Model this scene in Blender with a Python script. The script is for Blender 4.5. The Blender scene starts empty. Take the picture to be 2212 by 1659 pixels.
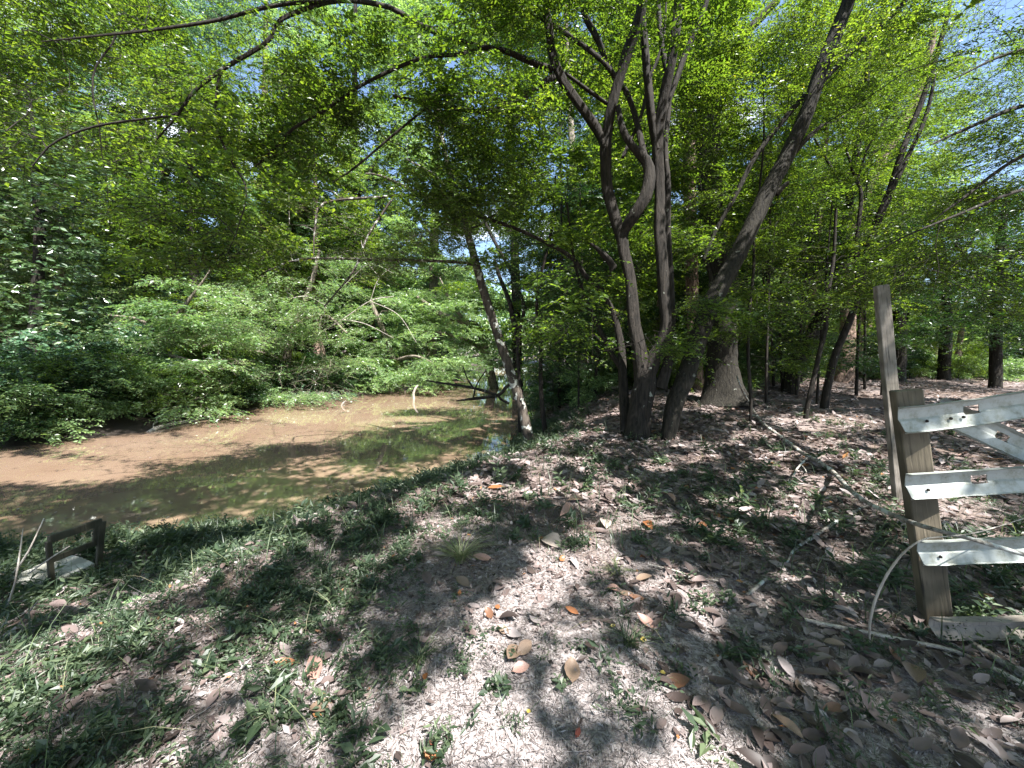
import bpy, math, random
import numpy as np
from mathutils import Vector, Matrix

rng = np.random.default_rng(7)
random.seed(7)
scene = bpy.context.scene
col = scene.collection

# ------------------------------------------------------------------ camera
W_, H_ = 2212.0, 1659.0                 # measuring grid used for reading the photograph
F_ = 833.0                              # focal length on that grid
CAM = np.array([0.0, 0.0, 1.6])
PITCH, ROLL = math.radians(-5.0), math.radians(1.0)
cam_d = bpy.data.cameras.new('camera'); cam = bpy.data.objects.new('camera', cam_d); col.objects.link(cam)
cam_d.sensor_width = 36.0; cam_d.lens = 36.0 * F_ / W_
cam_d.clip_start = 0.05; cam_d.clip_end = 600
Rm = Matrix.Rotation(math.pi / 2 + PITCH, 4, 'X') @ Matrix.Rotation(ROLL, 4, 'Z')
cam.matrix_world = Matrix.Translation(Vector(CAM)) @ Rm
scene.camera = cam
R3 = np.array(Rm.to_3x3())

# ------------------------------------------------------------------ light
SUN = np.array([0.42, -0.50, 1.12]); SUN /= np.linalg.norm(SUN)
world = bpy.data.worlds.new('World'); scene.world = world; world.use_nodes = True
nt = world.node_tree; bg = nt.nodes['Background']
sky = nt.nodes.new('ShaderNodeTexSky'); sky.sky_type = 'NISHITA'; sky.sun_disc = False
sky.sun_elevation = math.asin(SUN[2]); sky.sun_rotation = math.atan2(SUN[0], SUN[1])
sky.air_density = 1.0; sky.dust_density = 0.6; sky.ozone_density = 2.0
tc = nt.nodes.new('ShaderNodeTexCoord'); mp = nt.nodes.new('ShaderNodeMapping'); mp.inputs['Scale'].default_value = (1, 1, 2.2)
cn = nt.nodes.new('ShaderNodeTexNoise'); cn.inputs['Scale'].default_value = 2.6; cn.inputs['Detail'].default_value = 7
cr = nt.nodes.new('ShaderNodeValToRGB'); cr.color_ramp.elements[0].position = 0.56; cr.color_ramp.elements[1].position = 0.70
mx = nt.nodes.new('ShaderNodeMix'); mx.data_type = 'RGBA'
nt.links.new(tc.outputs['Generated'], mp.inputs['Vector']); nt.links.new(mp.outputs[0], cn.inputs['Vector'])
nt.links.new(cn.outputs['Fac'], cr.inputs['Fac']); nt.links.new(cr.outputs['Color'], mx.inputs[0])
nt.links.new(sky.outputs[0], mx.inputs[6]); mx.inputs[7].default_value = (11, 11.4, 12, 1)
nt.links.new(mx.outputs[2], bg.inputs['Color']); bg.inputs['Strength'].default_value = 0.08
sl = bpy.data.lights.new('sun', 'SUN'); sl.energy = 5.0; sl.angle = math.radians(0.6); sl.color = (1.0, 0.975, 0.94)
so = bpy.data.objects.new('sun', sl); col.objects.link(so)
so.rotation_euler = Vector(SUN).to_track_quat('Z', 'Y').to_euler()
scene.view_settings.view_transform = 'Standard'; scene.view_settings.look = 'None'
scene.view_settings.exposure = 2.1; scene.view_settings.gamma = 1.0
scene.cycles.max_bounces = 8; scene.cycles.diffuse_bounces = 4; scene.cycles.glossy_bounces = 2
scene.cycles.transmission_bounces = 5; scene.cycles.use_denoising = True
scene.cycles.sample_clamp_indirect = 6.0

# ------------------------------------------------------------------ picture <-> place
def U(px, py, d):
    """point seen at (px,py) of the measuring grid, d metres deep"""
    c = np.array([(px - W_ / 2) / F_ * d, -(py - H_ / 2) / F_ * d, -d])
    return CAM + R3 @ c
def UN(px, py, d):
    c = np.stack([(px - W_ / 2) / F_ * d, -(py - H_ / 2) / F_ * d, -d], -1)
    return CAM + c @ R3.T
def GZ(px, py, z):
    v = U(px, py, 1.0) - CAM
    return CAM + v * ((z - CAM[2]) / v[2])
def proj(P):
    c = (P - CAM) @ R3
    d = np.maximum(-c[..., 2], 1e-3)
    return c[..., 0] / d * F_ + W_ / 2, -c[..., 1] / d * F_ + H_ / 2, -c[..., 2]

# ------------------------------------------------------------------ terrain
WZ = -1.0
near_px = [(0, 1175), (120, 1180), (240, 1165), (400, 1150), (560, 1135), (700, 1105), (830, 1065), (960, 1025), (1060, 995), (1110, 960), (1150, 910), (1165, 870), (1160, 842), (1140, 826)]
far_px = [(0, 968), (180, 948), (330, 930), (500, 893), (620, 872), (730, 860), (850, 848), (980, 824), (1040, 812)]
near = [(-60, 3.0), (-30, 4.0), (-14, 5.2)] + [tuple(GZ(x, y, WZ)[:2]) for x, y in near_px] + [(4, 48), (14, 62)]
far = [(-60, 8.0), (-35, 9.5), (-22, 10.3)] + [tuple(GZ(x, y, WZ)[:2]) for x, y in far_px] + [(-3, 62), (6, 75)]
near = np.array(near); far = np.array(far)
poly = np.concatenate([near, far[::-1]])

def segd(P, L):
    best = np.full(len(P), 1e9)
    for a, b in zip(L[:-1], L[1:]):
        ab = b - a; t = np.clip(((P - a) @ ab) / (ab @ ab + 1e-9), 0, 1)
        q = a + t[:, None] * ab
        best = np.minimum(best, np.hypot(P[:, 0] - q[:, 0], P[:, 1] - q[:, 1]))
    return best
def inside(P):
    c = np.zeros(len(P), bool); n = len(poly)
    for i in range(n):
        x0, y0 = poly[i]; x1, y1 = poly[(i + 1) % n]
        if y0 == y1: continue
        m = ((y0 > P[:, 1]) != (y1 > P[:, 1])) & (P[:, 0] < (x1 - x0) * (P[:, 1] - y0) / (y1 - y0) + x0)
        c ^= m
    return c
def vnoise(x, y, s, seed=0):
    """smooth value noise 0..1"""
    x = x / s + seed * 17.3; y = y / s - seed * 9.1
    xi = np.floor(x).astype(np.int64); yi = np.floor(y).astype(np.int64)
    fx = x - xi; fy = y - yi; fx = fx * fx * (3 - 2 * fx); fy = fy * fy * (3 - 2 * fy)
    def hsh(a, b):
        n = (a * 374761393 + b * 668265263 + seed * 1442695) & 0x7fffffff
        n = ((n ^ (n >> 13)) * 1274126177) & 0x7fffffff
        return ((n ^ (n >> 16)) & 0xffff) / 65535.0
    return (hsh(xi, yi) * (1 - fx) + hsh(xi + 1, yi) * fx) * (1 - fy) + (hsh(xi, yi + 1) * (1 - fx) + hsh(xi + 1, yi + 1) * fx) * fy
def sst(a, b, x):
    t = np.clip((x - a) / (b - a), 0, 1); return t * t * (3 - 2 * t)
def shore(x, y):
    P = np.stack([np.ravel(x), np.ravel(y)], -1).astype(float)
    dn = segd(P, near); df = segd(P, far); ins = inside(P)
    return dn, df, ins
def hgt(x, y, full=False):
    x = np.atleast_1d(np.asarray(x, float)); y = np.atleast_1d(np.asarray(y, float))
    dn, df, ins = shore(x, y); xr, yr = x.ravel(), y.ravel()
    isnear = dn < df
    bump = (vnoise(xr, yr, .9, 1) - .5) * .10 + (vnoise(xr, yr, .28, 2) - .5) * .045 + (vnoise(xr, yr, 3.2, 3) - .5) * .12
    rise = np.where(isnear, .98 * sst(-.3, 2.9 + 3.2 * sst(-1.2, -4.5, xr), dn), .42 * sst(-.2, 1.5, df) + .9 * sst(1.5, 14, df))
    rise = rise * 1.0 + .02
    far_r = np.where(isnear, .42 * sst(6, 16, yr) * sst(1.0, 5, dn) + .25 * sst(16, 40, yr), 0)
    h = np.where(ins, WZ - .02 - .5 * sst(0, 1.5, np.minimum(dn, df)), WZ + rise + far_r + bump * np.minimum(1, np.where(isnear, dn, df) / .5 + .15))
    h = h.reshape(x.shape)
    return (h, dn.reshape(x.shape), df.reshape(x.shape), ins.reshape(x.shape)) if full else h
def gh(x, y): return float(hgt([x], [y])[0])
def ground_at(px, py):
    z = 0.0
    for _ in range(12):
        p = GZ(px, py, z); z = .5 * z + .5 * gh(p[0], p[1])
    p = GZ(px, py, z); return np.array([p[0], p[1], gh(p[0], p[1])])

# ------------------------------------------------------------------ mesh building
class MB:
    def __init__(s): s.v = []; s.f4 = []; s.r = []; s.mi = []; s.n = 0; s.sm = []
    def add(s, V, Q, rnd=None, mat=0, smooth=False):
        V = np.asarray(V, float).reshape(-1, 3); Q = np.asarray(Q, np.int64).reshape(-1, 4)
        s.v.append(V); s.f4.append(Q + s.n); s.n += len(V)
        if rnd is None: rnd = np.full(len(Q), .5)
        s.r.append(np.broadcast_to(rnd, (len(Q),)).astype(float)); s.mi.append(np.full(len(Q), mat)); s.sm.append(np.full(len(Q), smooth))
    def tube(s, pts, rad, n=8, rough=.0, seg=None, flute=0., mat=0, rnd=.5, cap=True):
        pts = np.asarray(pts, float); rad = np.asarray(rad, float)
        if len(pts) < 3: pts = np.array([pts[0], (pts[0] + pts[-1]) / 2, pts[-1]]); rad = np.array([rad[0], (rad[0] + rad[-1]) / 2, rad[-1]])
        L = np.r_[0, np.cumsum(np.linalg.norm(np.diff(pts, axis=0), axis=1))]
        m = seg or max(4, int(L[-1] / .18) + 2)
        t = np.linspace(0, L[-1], m)
        ext = np.vstack([2 * pts[0] - pts[1], pts, 2 * pts[-1] - pts[-2]])
        k = np.clip(np.searchsorted(L, t, side='right') - 1, 0, len(pts) - 2)
        u = ((t - L[k]) / np.maximum(L[k + 1] - L[k], 1e-6))[:, None]
        p0, p1, p2, p3 = ext[k], ext[k + 1], ext[k + 2], ext[k + 3]
        C = .5 * ((2 * p1) + (-p0 + p2) * u + (2 * p0 - 5 * p1 + 4 * p2 - p3) * u ** 2 + (-p0 + 3 * p1 - 3 * p2 + p3) * u ** 3)
        Rr = np.interp(t, L, rad)
        T = np.gradient(C, axis=0); T /= np.linalg.norm(T, axis=1)[:, None] + 1e-9
        a = np.cross(T[0], [0.3, 1, .2]); a /= np.linalg.norm(a)
        ang = np.linspace(0, 2 * np.pi, n, endpoint=False)
        V = np.zeros((m, n, 3)); ph = rng.random(4) * 6.28
        for i in range(m):
            a = a - T[i] * (a @ T[i]); a /= np.linalg.norm(a) + 1e-9; b = np.cross(T[i], a)
            rr = Rr[i] * (1 + flute * np.sin(3 * ang + ph[0] + t[i] * .7) + flute * .6 * np.sin(5 * ang + ph[1] - t[i] * 1.1))
            if rough: rr = rr * (1 + rough * (rng.random(n) - .5))
            V[i] = C[i] + np.outer(np.cos(ang) * rr, a) + np.outer(np.sin(ang) * rr, b)
        idx = np.arange(m * n).reshape(m, n); nx = np.roll(idx, -1, axis=1)
        Q = np.stack([idx[:-1], nx[:-1], nx[1:], idx[1:]], -1).reshape(-1, 4)
        s.add(V.reshape(-1, 3), Q, rnd, mat, True)
        if cap:
            for ring, c in ((V[0], C[0]), (V[-1], C[-1])):
                Vc = np.vstack([ring, c[None]]); q = [[j, (j + 1) % n, n, n] for j in range(n)]
                s.v.append(Vc); q = np.array(q) + s.n; s.n += len(Vc)
                s.f4.append(q); s.r.append(np.full(n, rnd)); s.mi.append(np.full(n, mat)); s.sm.append(np.full(n, False))
        return C, Rr
    def sticks(s, A, B, ra, rb, rnd=.5, mat=0):
        """many thin three-sided twigs at once"""
        A = np.asarray(A); B = np.asarray(B); N = len(A)
        if N == 0: return
        T = B - A; T /= np.linalg.norm(T, axis=1)[:, None] + 1e-9
        a = np.cross(T, [0.31, .2, .93]); a /= np.linalg.norm(a, axis=1)[:, None] + 1e-9; b = np.cross(T, a)
        V = np.zeros((N, 6, 3))
        for k in range(3):
            c, q = math.cos(k * 2.094), math.sin(k * 2.094)
            V[:, k] = A + (a * c + b * q) * np.reshape(ra, (-1, 1)); V[:, 3 + k] = B + (a * c + b * q) * np.reshape(rb, (-1, 1))
        base = np.arange(N)[:, None, None] * 6
        Q = base + np.array([[0, 1, 4, 3], [1, 2, 5, 4], [2, 0, 3, 5]])[None]
        s.add(V.reshape(-1, 3), Q.reshape(-1, 4), rnd if np.isscalar(rnd) else np.repeat(rnd, 3), mat)
    def leaves(s, P, D, Nn, L, Wd, rnd, fold=.25, mat=0, wide=.45):
        """one kite shaped face per leaf, folded along its midrib"""
        D = D / (np.linalg.norm(D, axis=1)[:, None] + 1e-9); S = np.cross(D, Nn); S /= np.linalg.norm(S, axis=1)[:, None] + 1e-9
        Nn = np.cross(S, D); L = np.reshape(L, (-1, 1)); Wd = np.reshape(Wd, (-1, 1))
        M = P + D * L * wide + Nn * Wd * fold
        V = np.stack([P, M + S * Wd * .5, P + D * L, M - S * Wd * .5], 1)
        s.add(V.reshape(-1, 3), np.arange(len(P) * 4).reshape(-1, 4), rnd, mat)
    def leaves8(s, P, D, Nn, L, Wd, rnd, curl=.2, fold=.2, mat=0):
        """rounder leaf: eight faces, cupped across and curled along"""
        D = D / (np.linalg.norm(D, axis=1)[:, None] + 1e-9); S = np.cross(D, Nn); S /= np.linalg.norm(S, axis=1)[:, None] + 1e-9
        Nn = np.cross(S, D); L = np.reshape(L, (-1, 1)); Wd = np.reshape(Wd, (-1, 1)); curl = np.reshape(curl, (-1, 1)) * np.ones_like(L)
        ts = [0, .18, .42, .68, .88, 1.0]; ws = [.03, .36, .5, .42, .2, .0]
        rows = []
        for t, w in zip(ts, ws):
            c = P + D * L * t + Nn * (curl * L * (4 * t * (1 - t)) * -1 + curl * L * .9 * t)
            up = Nn * Wd * fold * (w * 2)
            rows += [c + S * Wd * w + up, c, c - S * Wd * w + up]
        V = np.stack(rows, 1); q = []
        for i in range(5):
            a = i * 3; q += [[a, a + 1, a + 4, a + 3], [a + 1, a + 2, a + 5, a + 4]]
        Q = np.arange(len(P))[:, None, None] * 18 + np.array(q)[None]
        s.add(V.reshape(-1, 3), Q.reshape(-1, 4), np.repeat(rnd, 10), mat, True)
    def box(s, c, sx, sy, sz, M=None, rnd=.5, mat=0, bev=.0):
        c = np.asarray(c, float); b = bev
        # bevelled prism: octagon cross-section along z
        hx, hy, hz = sx / 2, sy / 2, sz / 2
        if b <= 0: b = 1e-4
        ring = np.array([[-hx + b, -hy], [hx - b, -hy], [hx, -hy + b], [hx, hy - b], [hx - b, hy], [-hx + b, hy], [-hx, hy - b], [-hx, -hy + b]])
        def rr(z, k): return np.c_[ring * [(hx - k) / hx, (hy - k) / hy], np.full(8, z)]
        V = np.vstack([rr(-hz, b), rr(-hz + b, 0), rr(hz - b, 0), rr(hz, b), [[0, 0, -hz]], [[0, 0, hz]]])
        Q = []
        for l in range(3):
            for j in range(8): Q.append([l * 8 + j, l * 8 + (j + 1) % 8, (l + 1) * 8 + (j + 1) % 8, (l + 1) * 8 + j])
        for j in range(8): Q.append([(j + 1) % 8, j, 32, 32]); Q.append([24 + j, 24 + (j + 1) % 8, 33, 33])
        if M is not None: V = V @ np.asarray(M).T
        s.add(V + c, Q, rnd, mat)
    def build(s, name, mats, parent=None, smooth=None):
        V = np.concatenate(s.v); Q = np.concatenate(s.f4); R = np.concatenate(s.r); MI = np.concatenate(s.mi); SM = np.concatenate(s.sm)
        tri = Q[:, 2] == Q[:, 3]
        cnt = np.where(tri, 3, 4); st = np.r_[0, np.cumsum(cnt)[:-1]]
        mask = np.ones(Q.shape, bool); mask[tri, 3] = False
        me = bpy.data.meshes.new(name)
        me.vertices.add(len(V)); me.vertices.foreach_set('co', V.astype(np.float32).ravel())
        loops = Q[mask]; me.loops.add(len(loops)); me.loops.foreach_set('vertex_index', loops.astype(np.int32))
        me.polygons.add(len(Q)); me.polygons.foreach_set('loop_start', st.astype(np.int32))
        me.polygons.foreach_set('material_index', MI.astype(np.int32))
        me.update(calc_edges=True)
        me.polygons.foreach_set('use_smooth', SM if smooth is None else np.full(len(Q), smooth))
        at = me.attributes.new('rnd', 'FLOAT', 'FACE'); at.data.foreach_set('value', R.astype(np.float32))
        for m in (mats if isinstance(mats, (list, tuple)) else [mats]): me.materials.append(m)
        o = bpy.data.objects.new(name, me); col.objects.link(o)
        if parent is not None: o.parent = parent; o.matrix_parent_inverse = parent.matrix_world.inverted() if False else Matrix.Translation(-parent.location)
        return o
def tag(o, label=None, cat=None, group=None, kind=None):
    if label: o['label'] = label
    if cat: o['category'] = cat
    if group: o['group'] = group
    if kind: o['kind'] = kind
    return o
def thing(name, label, cat, loc, group=None):
    o = bpy.data.objects.new(name, None); col.objects.link(o); o.location = Vector(loc); o.empty_display_size = .2
    return tag(o, label, cat, group)

# ------------------------------------------------------------------ materials
def newmat(name):
    m = bpy.data.materials.new(name); m.use_nodes = True; nt = m.node_tree; nt.nodes.clear()
    out = nt.nodes.new('ShaderNodeOutputMaterial'); return m, nt, out
def ramp(nt, stops):
    r = nt.nodes.new('ShaderNodeValToRGB'); e = r.color_ramp.elements
    e[0].position, e[0].color = stops[0][0], (*stops[0][1], 1); e[1].position, e[1].color = stops[-1][0], (*stops[-1][1], 1)
    for p, c in stops[1:-1]: q = e.new(p); q.color = (*c, 1)
    return r
def leaf_mat(name, stops, trans=.45, tcol=None, rough=.45, spec=.5):
    m, nt, out = newmat(name); at = nt.nodes.new('ShaderNodeAttribute'); at.attribute_name = 'rnd'
    r = ramp(nt, stops); nt.links.new(at.outputs['Fac'], r.inputs[0])
    p = nt.nodes.new('ShaderNodeBsdfPrincipled'); p.inputs['Roughness'].default_value = rough; p.inputs['Specular IOR Level'].default_value = spec
    nt.links.new(r.outputs[0], p.inputs['Base Color'])
    t = nt.nodes.new('ShaderNodeBsdfTranslucent'); mm = nt.nodes.new('ShaderNodeMix'); mm.data_type = 'RGBA'; mm.blend_type = 'MULTIPLY'; mm.inputs[0].default_value = 1
    nt.links.new(r.outputs[0], mm.inputs[6]); mm.inputs[7].default_value = (*(tcol or (2.6, 2.4, 1.0)), 1)
    nt.links.new(mm.outputs[2], t.inputs[0])
    ms = nt.nodes.new('ShaderNodeMixShader'); ms.inputs[0].default_value = trans
    nt.links.new(p.outputs[0], ms.inputs[1]); nt.links.new(t.outputs[0], ms.inputs[2]); nt.links.new(ms.outputs[0], out.inputs[0])
    return m
LF = dict(
    hornbeam=leaf_mat('leaf_hornbeam', [(0, (.020, .048, .011)), (.5, (.056, .105, .02)), (.9, (.11, .165, .034)), (1, (.26, .26, .05))], .5, (3.0, 2.7, .8), .34),
    deep=leaf_mat('leaf_deep', [(0, (.010, .030, .010)), (.6, (.024, .060, .018)), (1, (.06, .11, .03))], .35, (2.2, 2.4, .9), .36),
    bank=leaf_mat('leaf_bank', [(0, (.055, .115, .048)), (.5, (.13, .215, .088)), (.95, (.26, .36, .16)), (1, (.42, .41, .20))], .45, (2.1, 2.1, 1.0), .34, .7),
    cool=leaf_mat('leaf_cool', [(0, (.04, .09, .05)), (.6, (.09, .17, .095)), (1, (.20, .29, .19))], .35, (1.8, 2.0, 1.2), .32, .8),
    magnolia=leaf_mat('leaf_magnolia', [(0, (.03, .07, .025)), (.75, (.075, .13, .05)), (1, (.24, .24, .08))], .15, (2, 2, .8), .3, .9),
    weed=leaf_mat('leaf_weed', [(0, (.020, .036, .020)), (.55, (.048, .076, .040)), (1, (.15, .185, .10))], .35, (1.7, 1.8, 1.0), .45),
    straw=leaf_mat('leaf_straw', [(0, (.10, .15, .06)), (.6, (.22, .25, .12)), (1, (.40, .36, .24))], .3, (1.4, 1.3, .9), .6),
    litter=leaf_mat('litter_leaf', [(0, (.03, .022, .020)), (.3, (.10, .072, .065)), (.62, (.19, .145, .135)), (.9, (.27, .23, .223)), (.982, (.35, .305, .30)), (.987, (.28, .11, .04)), (1, (.34, .17, .07))], .12, (1.2, 1, .8), .55, .35),
    chips=leaf_mat('litter_chips', [(0, (.05, .040, .036)), (.4, (.15, .128, .123)), (.75, (.27, .238, .232)), (1, (.40, .365, .36))], .05, (1.2, 1, .8), .7, .2),
)
def solid_leaf(name, c, tr=.2, rough=.4):
    m, nt, out = newmat(name); n = nt.nodes.new('ShaderNodeTexNoise'); n.inputs['Scale'].default_value = 45; n.inputs['Detail'].default_value = 5
    r = ramp(nt, [(.3, tuple(x * .55 for x in c)), (.55, c), (.8, tuple(min(1, x * 1.3) for x in c))]); nt.links.new(n.outputs['Fac'], r.inputs[0])
    p = nt.nodes.new('ShaderNodeBsdfPrincipled'); p.inputs['Roughness'].default_value = rough; nt.links.new(r.outputs[0], p.inputs['Base Color'])
    t = nt.nodes.new('ShaderNodeBsdfTranslucent'); nt.links.new(r.outputs[0], t.inputs[0]); ms = nt.nodes.new('ShaderNodeMixShader'); ms.inputs[0].default_value = tr
    nt.links.new(p.outputs[0], ms.inputs[1]); nt.links.new(t.outputs[0], ms.inputs[2]); nt.links.new(ms.outputs[0], out.inputs[0]); return m
def bark_mat(name, dark, light, patch=None, patch_amt=.62, scale=26., zs=.14, bump=1., dist=.03):
    m, nt, out = newmat(name); tc = nt.nodes.new('ShaderNodeTexCoord'); mp = nt.nodes.new('ShaderNodeMapping'); mp.inputs['Scale'].default_value = (1, 1, zs)
    nt.links.new(tc.outputs['Object'], mp.inputs[0]); n = nt.nodes.new('ShaderNodeTexNoise'); n.inputs['Scale'].default_value = scale; n.inputs['Detail'].default_value = 8; n.inputs['Roughness'].default_value = .65
    nt.links.new(mp.outputs[0], n.inputs['Vector']); r = ramp(nt, [(.36, dark), (.64, light)]); nt.links.new(n.outputs['Fac'], r.inputs[0])
    colr = r.outputs[0]
    if patch:
        n2 = nt.nodes.new('ShaderNodeTexNoise'); n2.inputs['Scale'].default_value = 7; n2.inputs['Detail'].default_value = 5; nt.links.new(tc.outputs['Object'], n2.inputs['Vector'])
        r2 = ramp(nt, [(patch_amt, (0, 0, 0)), (patch_amt + .05, (1, 1, 1))]); nt.links.new(n2.outputs['Fac'], r2.inputs[0])
        mm = nt.nodes.new('ShaderNodeMix'); mm.data_type = 'RGBA'; nt.links.new(r2.outputs[0], mm.inputs[0]); nt.links.new(colr, mm.inputs[6]); mm.inputs[7].default_value = (*patch, 1); colr = mm.outputs[2]
    p = nt.nodes.new('ShaderNodeBsdfPrincipled'); p.inputs['Roughness'].default_value = .85; p.inputs['Specular IOR Level'].default_value = .25; nt.links.new(colr, p.inputs['Base Color'])
    b = nt.nodes.new('ShaderNodeBump'); b.inputs['Strength'].default_value = bump; b.inputs['Distance'].default_value = dist; nt.links.new(n.outputs['Fac'], b.inputs['Height']); nt.links.new(b.outputs[0], p.inputs['Normal'])
    nt.links.new(p.outputs[0], out.inputs[0]); return m
BK = dict(
    grey=bark_mat('bark_grey', (.006, .005, .004), (.032, .026, .021), (.20, .21, .18), .69),
    moss=bark_mat('bark_moss', (.006, .005, .004), (.030, .026, .019), (.15, .155, .13), .66),
    pine=bark_mat('bark_pine', (.05, .03, .022), (.27, .19, .15), None, scale=14, zs=.35, bump=1, dist=.04),
    pale=bark_mat('bark_pale', (.07, .057, .045), (.30, .25, .20), (.08, .07, .055), .55),
    spotted=bark_mat('bark_spotted', (.02, .016, .013), (.11, .09, .072), (.38, .38, .34), .56, scale=18),
    lichen=bark_mat('bark_lichen', (.10, .09, .075), (.30, .275, .24), (.46, .48, .45), .54, scale=22, bump=.8),
    dead=bark_mat('bark_dead', (.22, .19, .16), (.52, .47, .41), None, scale=18),
)
def ground_mat():
    m, nt, out = newmat('soil'); tc = nt.nodes.new('ShaderNodeTexCoord')
    def noise(s, d=8, r=.6):
        n = nt.nodes.new('ShaderNodeTexNoise'); n.inputs['Scale'].default_value = s; n.inputs['Detail'].default_value = d; n.inputs['Roughness'].default_value = r
        nt.links.new(tc.outputs['Object'], n.inputs['Vector']); return n
    n1 = noise(38, 9, .72); r1 = ramp(nt, [(.34, (.10, .08, .072)), (.48, (.27, .232, .225)), (.6, (.46, .415, .405)), (.75, (.62, .58, .57))]); nt.links.new(n1.outputs['Fac'], r1.inputs[0])
    n2 = noise(1.1, 4); r2 = ramp(nt, [(.40, (.0, .0, .0)), (.6, (1, 1, 1))]); nt.links.new(n2.outputs['Fac'], r2.inputs[0])
    n3 = noise(60, 6); r3 = ramp(nt, [(.3, (.035, .025, .02)), (.7, (.20, .14, .11))]); nt.links.new(n3.outputs['Fac'], r3.inputs[0])
    at = nt.nodes.new('ShaderNodeAttribute'); at.attribute_name = 'sand'
    mul = nt.nodes.new('ShaderNodeMath'); mul.operation = 'MULTIPLY_ADD'; nt.links.new(r2.outputs[0], mul.inputs[0]); mul.inputs[1].default_value = .5; nt.links.new(at.outputs['Fac'], mul.inputs[2]); mul.use_clamp = True
    mm = nt.nodes.new('ShaderNodeMix'); mm.data_type = 'RGBA'; nt.links.new(mul.outputs[0], mm.inputs[0]); nt.links.new(r3.outputs[0], mm.inputs[6]); nt.links.new(r1.outputs[0], mm.inputs[7])
    aw = nt.nodes.new('ShaderNodeAttribute'); aw.attribute_name = 'wet_dark'
    mw = nt.nodes.new('ShaderNodeMix'); mw.data_type = 'RGBA'; nt.links.new(aw.outputs['Fac'], mw.inputs[0]); nt.links.new(mm.outputs[2], mw.inputs[6]); mw.inputs[7].default_value = (.028, .021, .016, 1)
    p = nt.nodes.new('ShaderNodeBsdfPrincipled'); nt.links.new(mw.outputs[2], p.inputs['Base Color'])
    rr = nt.nodes.new('ShaderNodeMapRange'); nt.links.new(aw.outputs['Fac'], rr.inputs[0]); rr.inputs[3].default_value = .95; rr.inputs[4].default_value = .45; nt.links.new(rr.outputs[0], p.inputs['Roughness'])
    b = nt.nodes.new('ShaderNodeBump'); b.inputs['Strength'].default_value = .9; b.inputs['Distance'].default_value = .025; nt.links.new(n1.outputs['Fac'], b.inputs['Height']); nt.links.new(b.outputs[0], p.inputs['Normal'])
    nt.links.new(p.outputs[0], out.inputs[0]); return m
def water_mat():
    m, nt, out = newmat('muddy_water'); tc = nt.nodes.new('ShaderNodeTexCoord')
    n = nt.nodes.new('ShaderNodeTexNoise'); n.inputs['Scale'].default_value = .5; n.inputs['Detail'].default_value = 4; nt.links.new(tc.outputs['Object'], n.inputs['Vector'])
    r = ramp(nt, [(.3, (.180, .120, .082)), (.7, (.215, .152, .108))]); nt.links.new(n.outputs['Fac'], r.inputs[0])
    mp = nt.nodes.new('ShaderNodeMapping'); mp.inputs['Scale'].default_value = (1.0, 2.2, 1); mp.inputs['Rotation'].default_value = (0, 0, .35); nt.links.new(tc.outputs['Object'], mp.inputs[0])
    w = nt.nodes.new('ShaderNodeTexNoise'); w.inputs['Scale'].default_value = 3.2; w.inputs['Detail'].default_value = 4; nt.links.new(mp.outputs[0], w.inputs['Vector'])
    b = nt.nodes.new('ShaderNodeBump'); b.inputs['Strength'].default_value = .035; b.inputs['Distance'].default_value = .02; nt.links.new(w.outputs['Fac'], b.inputs['Height'])
    p = nt.nodes.new('ShaderNodeBsdfPrincipled'); p.inputs['Roughness'].default_value = .0; p.inputs['IOR'].default_value = 1.9; nt.links.new(r.outputs[0], p.inputs['Base Color']); nt.links.new(b.outputs[0], p.inputs['Normal'])
    nt.links.new(p.outputs[0], out.inputs[0]); return m

# ------------------------------------------------------------------ ground and water
def axis(a, b, c, n, k):
    u = np.linspace(-1, 1, n); s = np.sinh(u * k) / math.sinh(k)
    return np.where(s < 0, c + s * (c - a), c + s * (b - c))
gx = axis(-130, 130, 0.5, 440, 4.6); gy = axis(-60, 160, 2.5, 440, 4.6)
X, Y = np.meshgrid(gx, gy); Hh, DN, DF, INS = hgt(X, Y, True)
Vg = np.stack([X, Y, Hh], -1).reshape(-1, 3); idx = np.arange(X.size).reshape(X.shape)
gmb = MB(); gmb.add(Vg, np.stack([idx[:-1, :-1], idx[:-1, 1:], idx[1:, 1:], idx[1:, :-1]], -1).reshape(-1, 4), None, 0, True)
ground = gmb.build('ground', ground_mat()); tag(ground, 'sandy forest floor sloping down to the muddy river', None, None, 'structure')
dsand = np.exp(-(((X - .15) / 1.7) ** 2 + ((Y - .9) / 1.7) ** 2)) * 1.1
dsand = dsand + .35 * np.exp(-(((X - 2) / 1.4) ** 2 + ((Y - 1.2) / 1.2) ** 2)) - .1
at = ground.data.attributes.new('sand', 'FLOAT', 'POINT'); at.data.foreach_set('value', np.clip(dsand, -.2, 1).astype(np.float32).ravel())
wet_dark = np.where(INS, 1, 1 - sst(.1, .9, np.minimum(DN, DF * .16)))  # wet at the waterline; the dark tone reaches farther up the far bank
at = ground.data.attributes.new('wet_dark', 'FLOAT', 'POINT'); at.data.foreach_set('value', wet_dark.astype(np.float32).ravel())
wm = MB(); wx = np.linspace(-110, 60, 40); wy = np.linspace(-5, 110, 40); XX, YY = np.meshgrid(wx, wy); idx = np.arange(XX.size).reshape(XX.shape)
wm.add(np.stack([XX, YY, np.full(XX.shape, WZ)], -1).reshape(-1, 3), np.stack([idx[:-1, :-1], idx[:-1, 1:], idx[1:, 1:], idx[1:, :-1]], -1).reshape(-1, 4), None, 0, True)
tag(wm.build('river_water', water_mat()), 'brown muddy river with overhanging branches reflected in it', None, None, 'structure')

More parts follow.
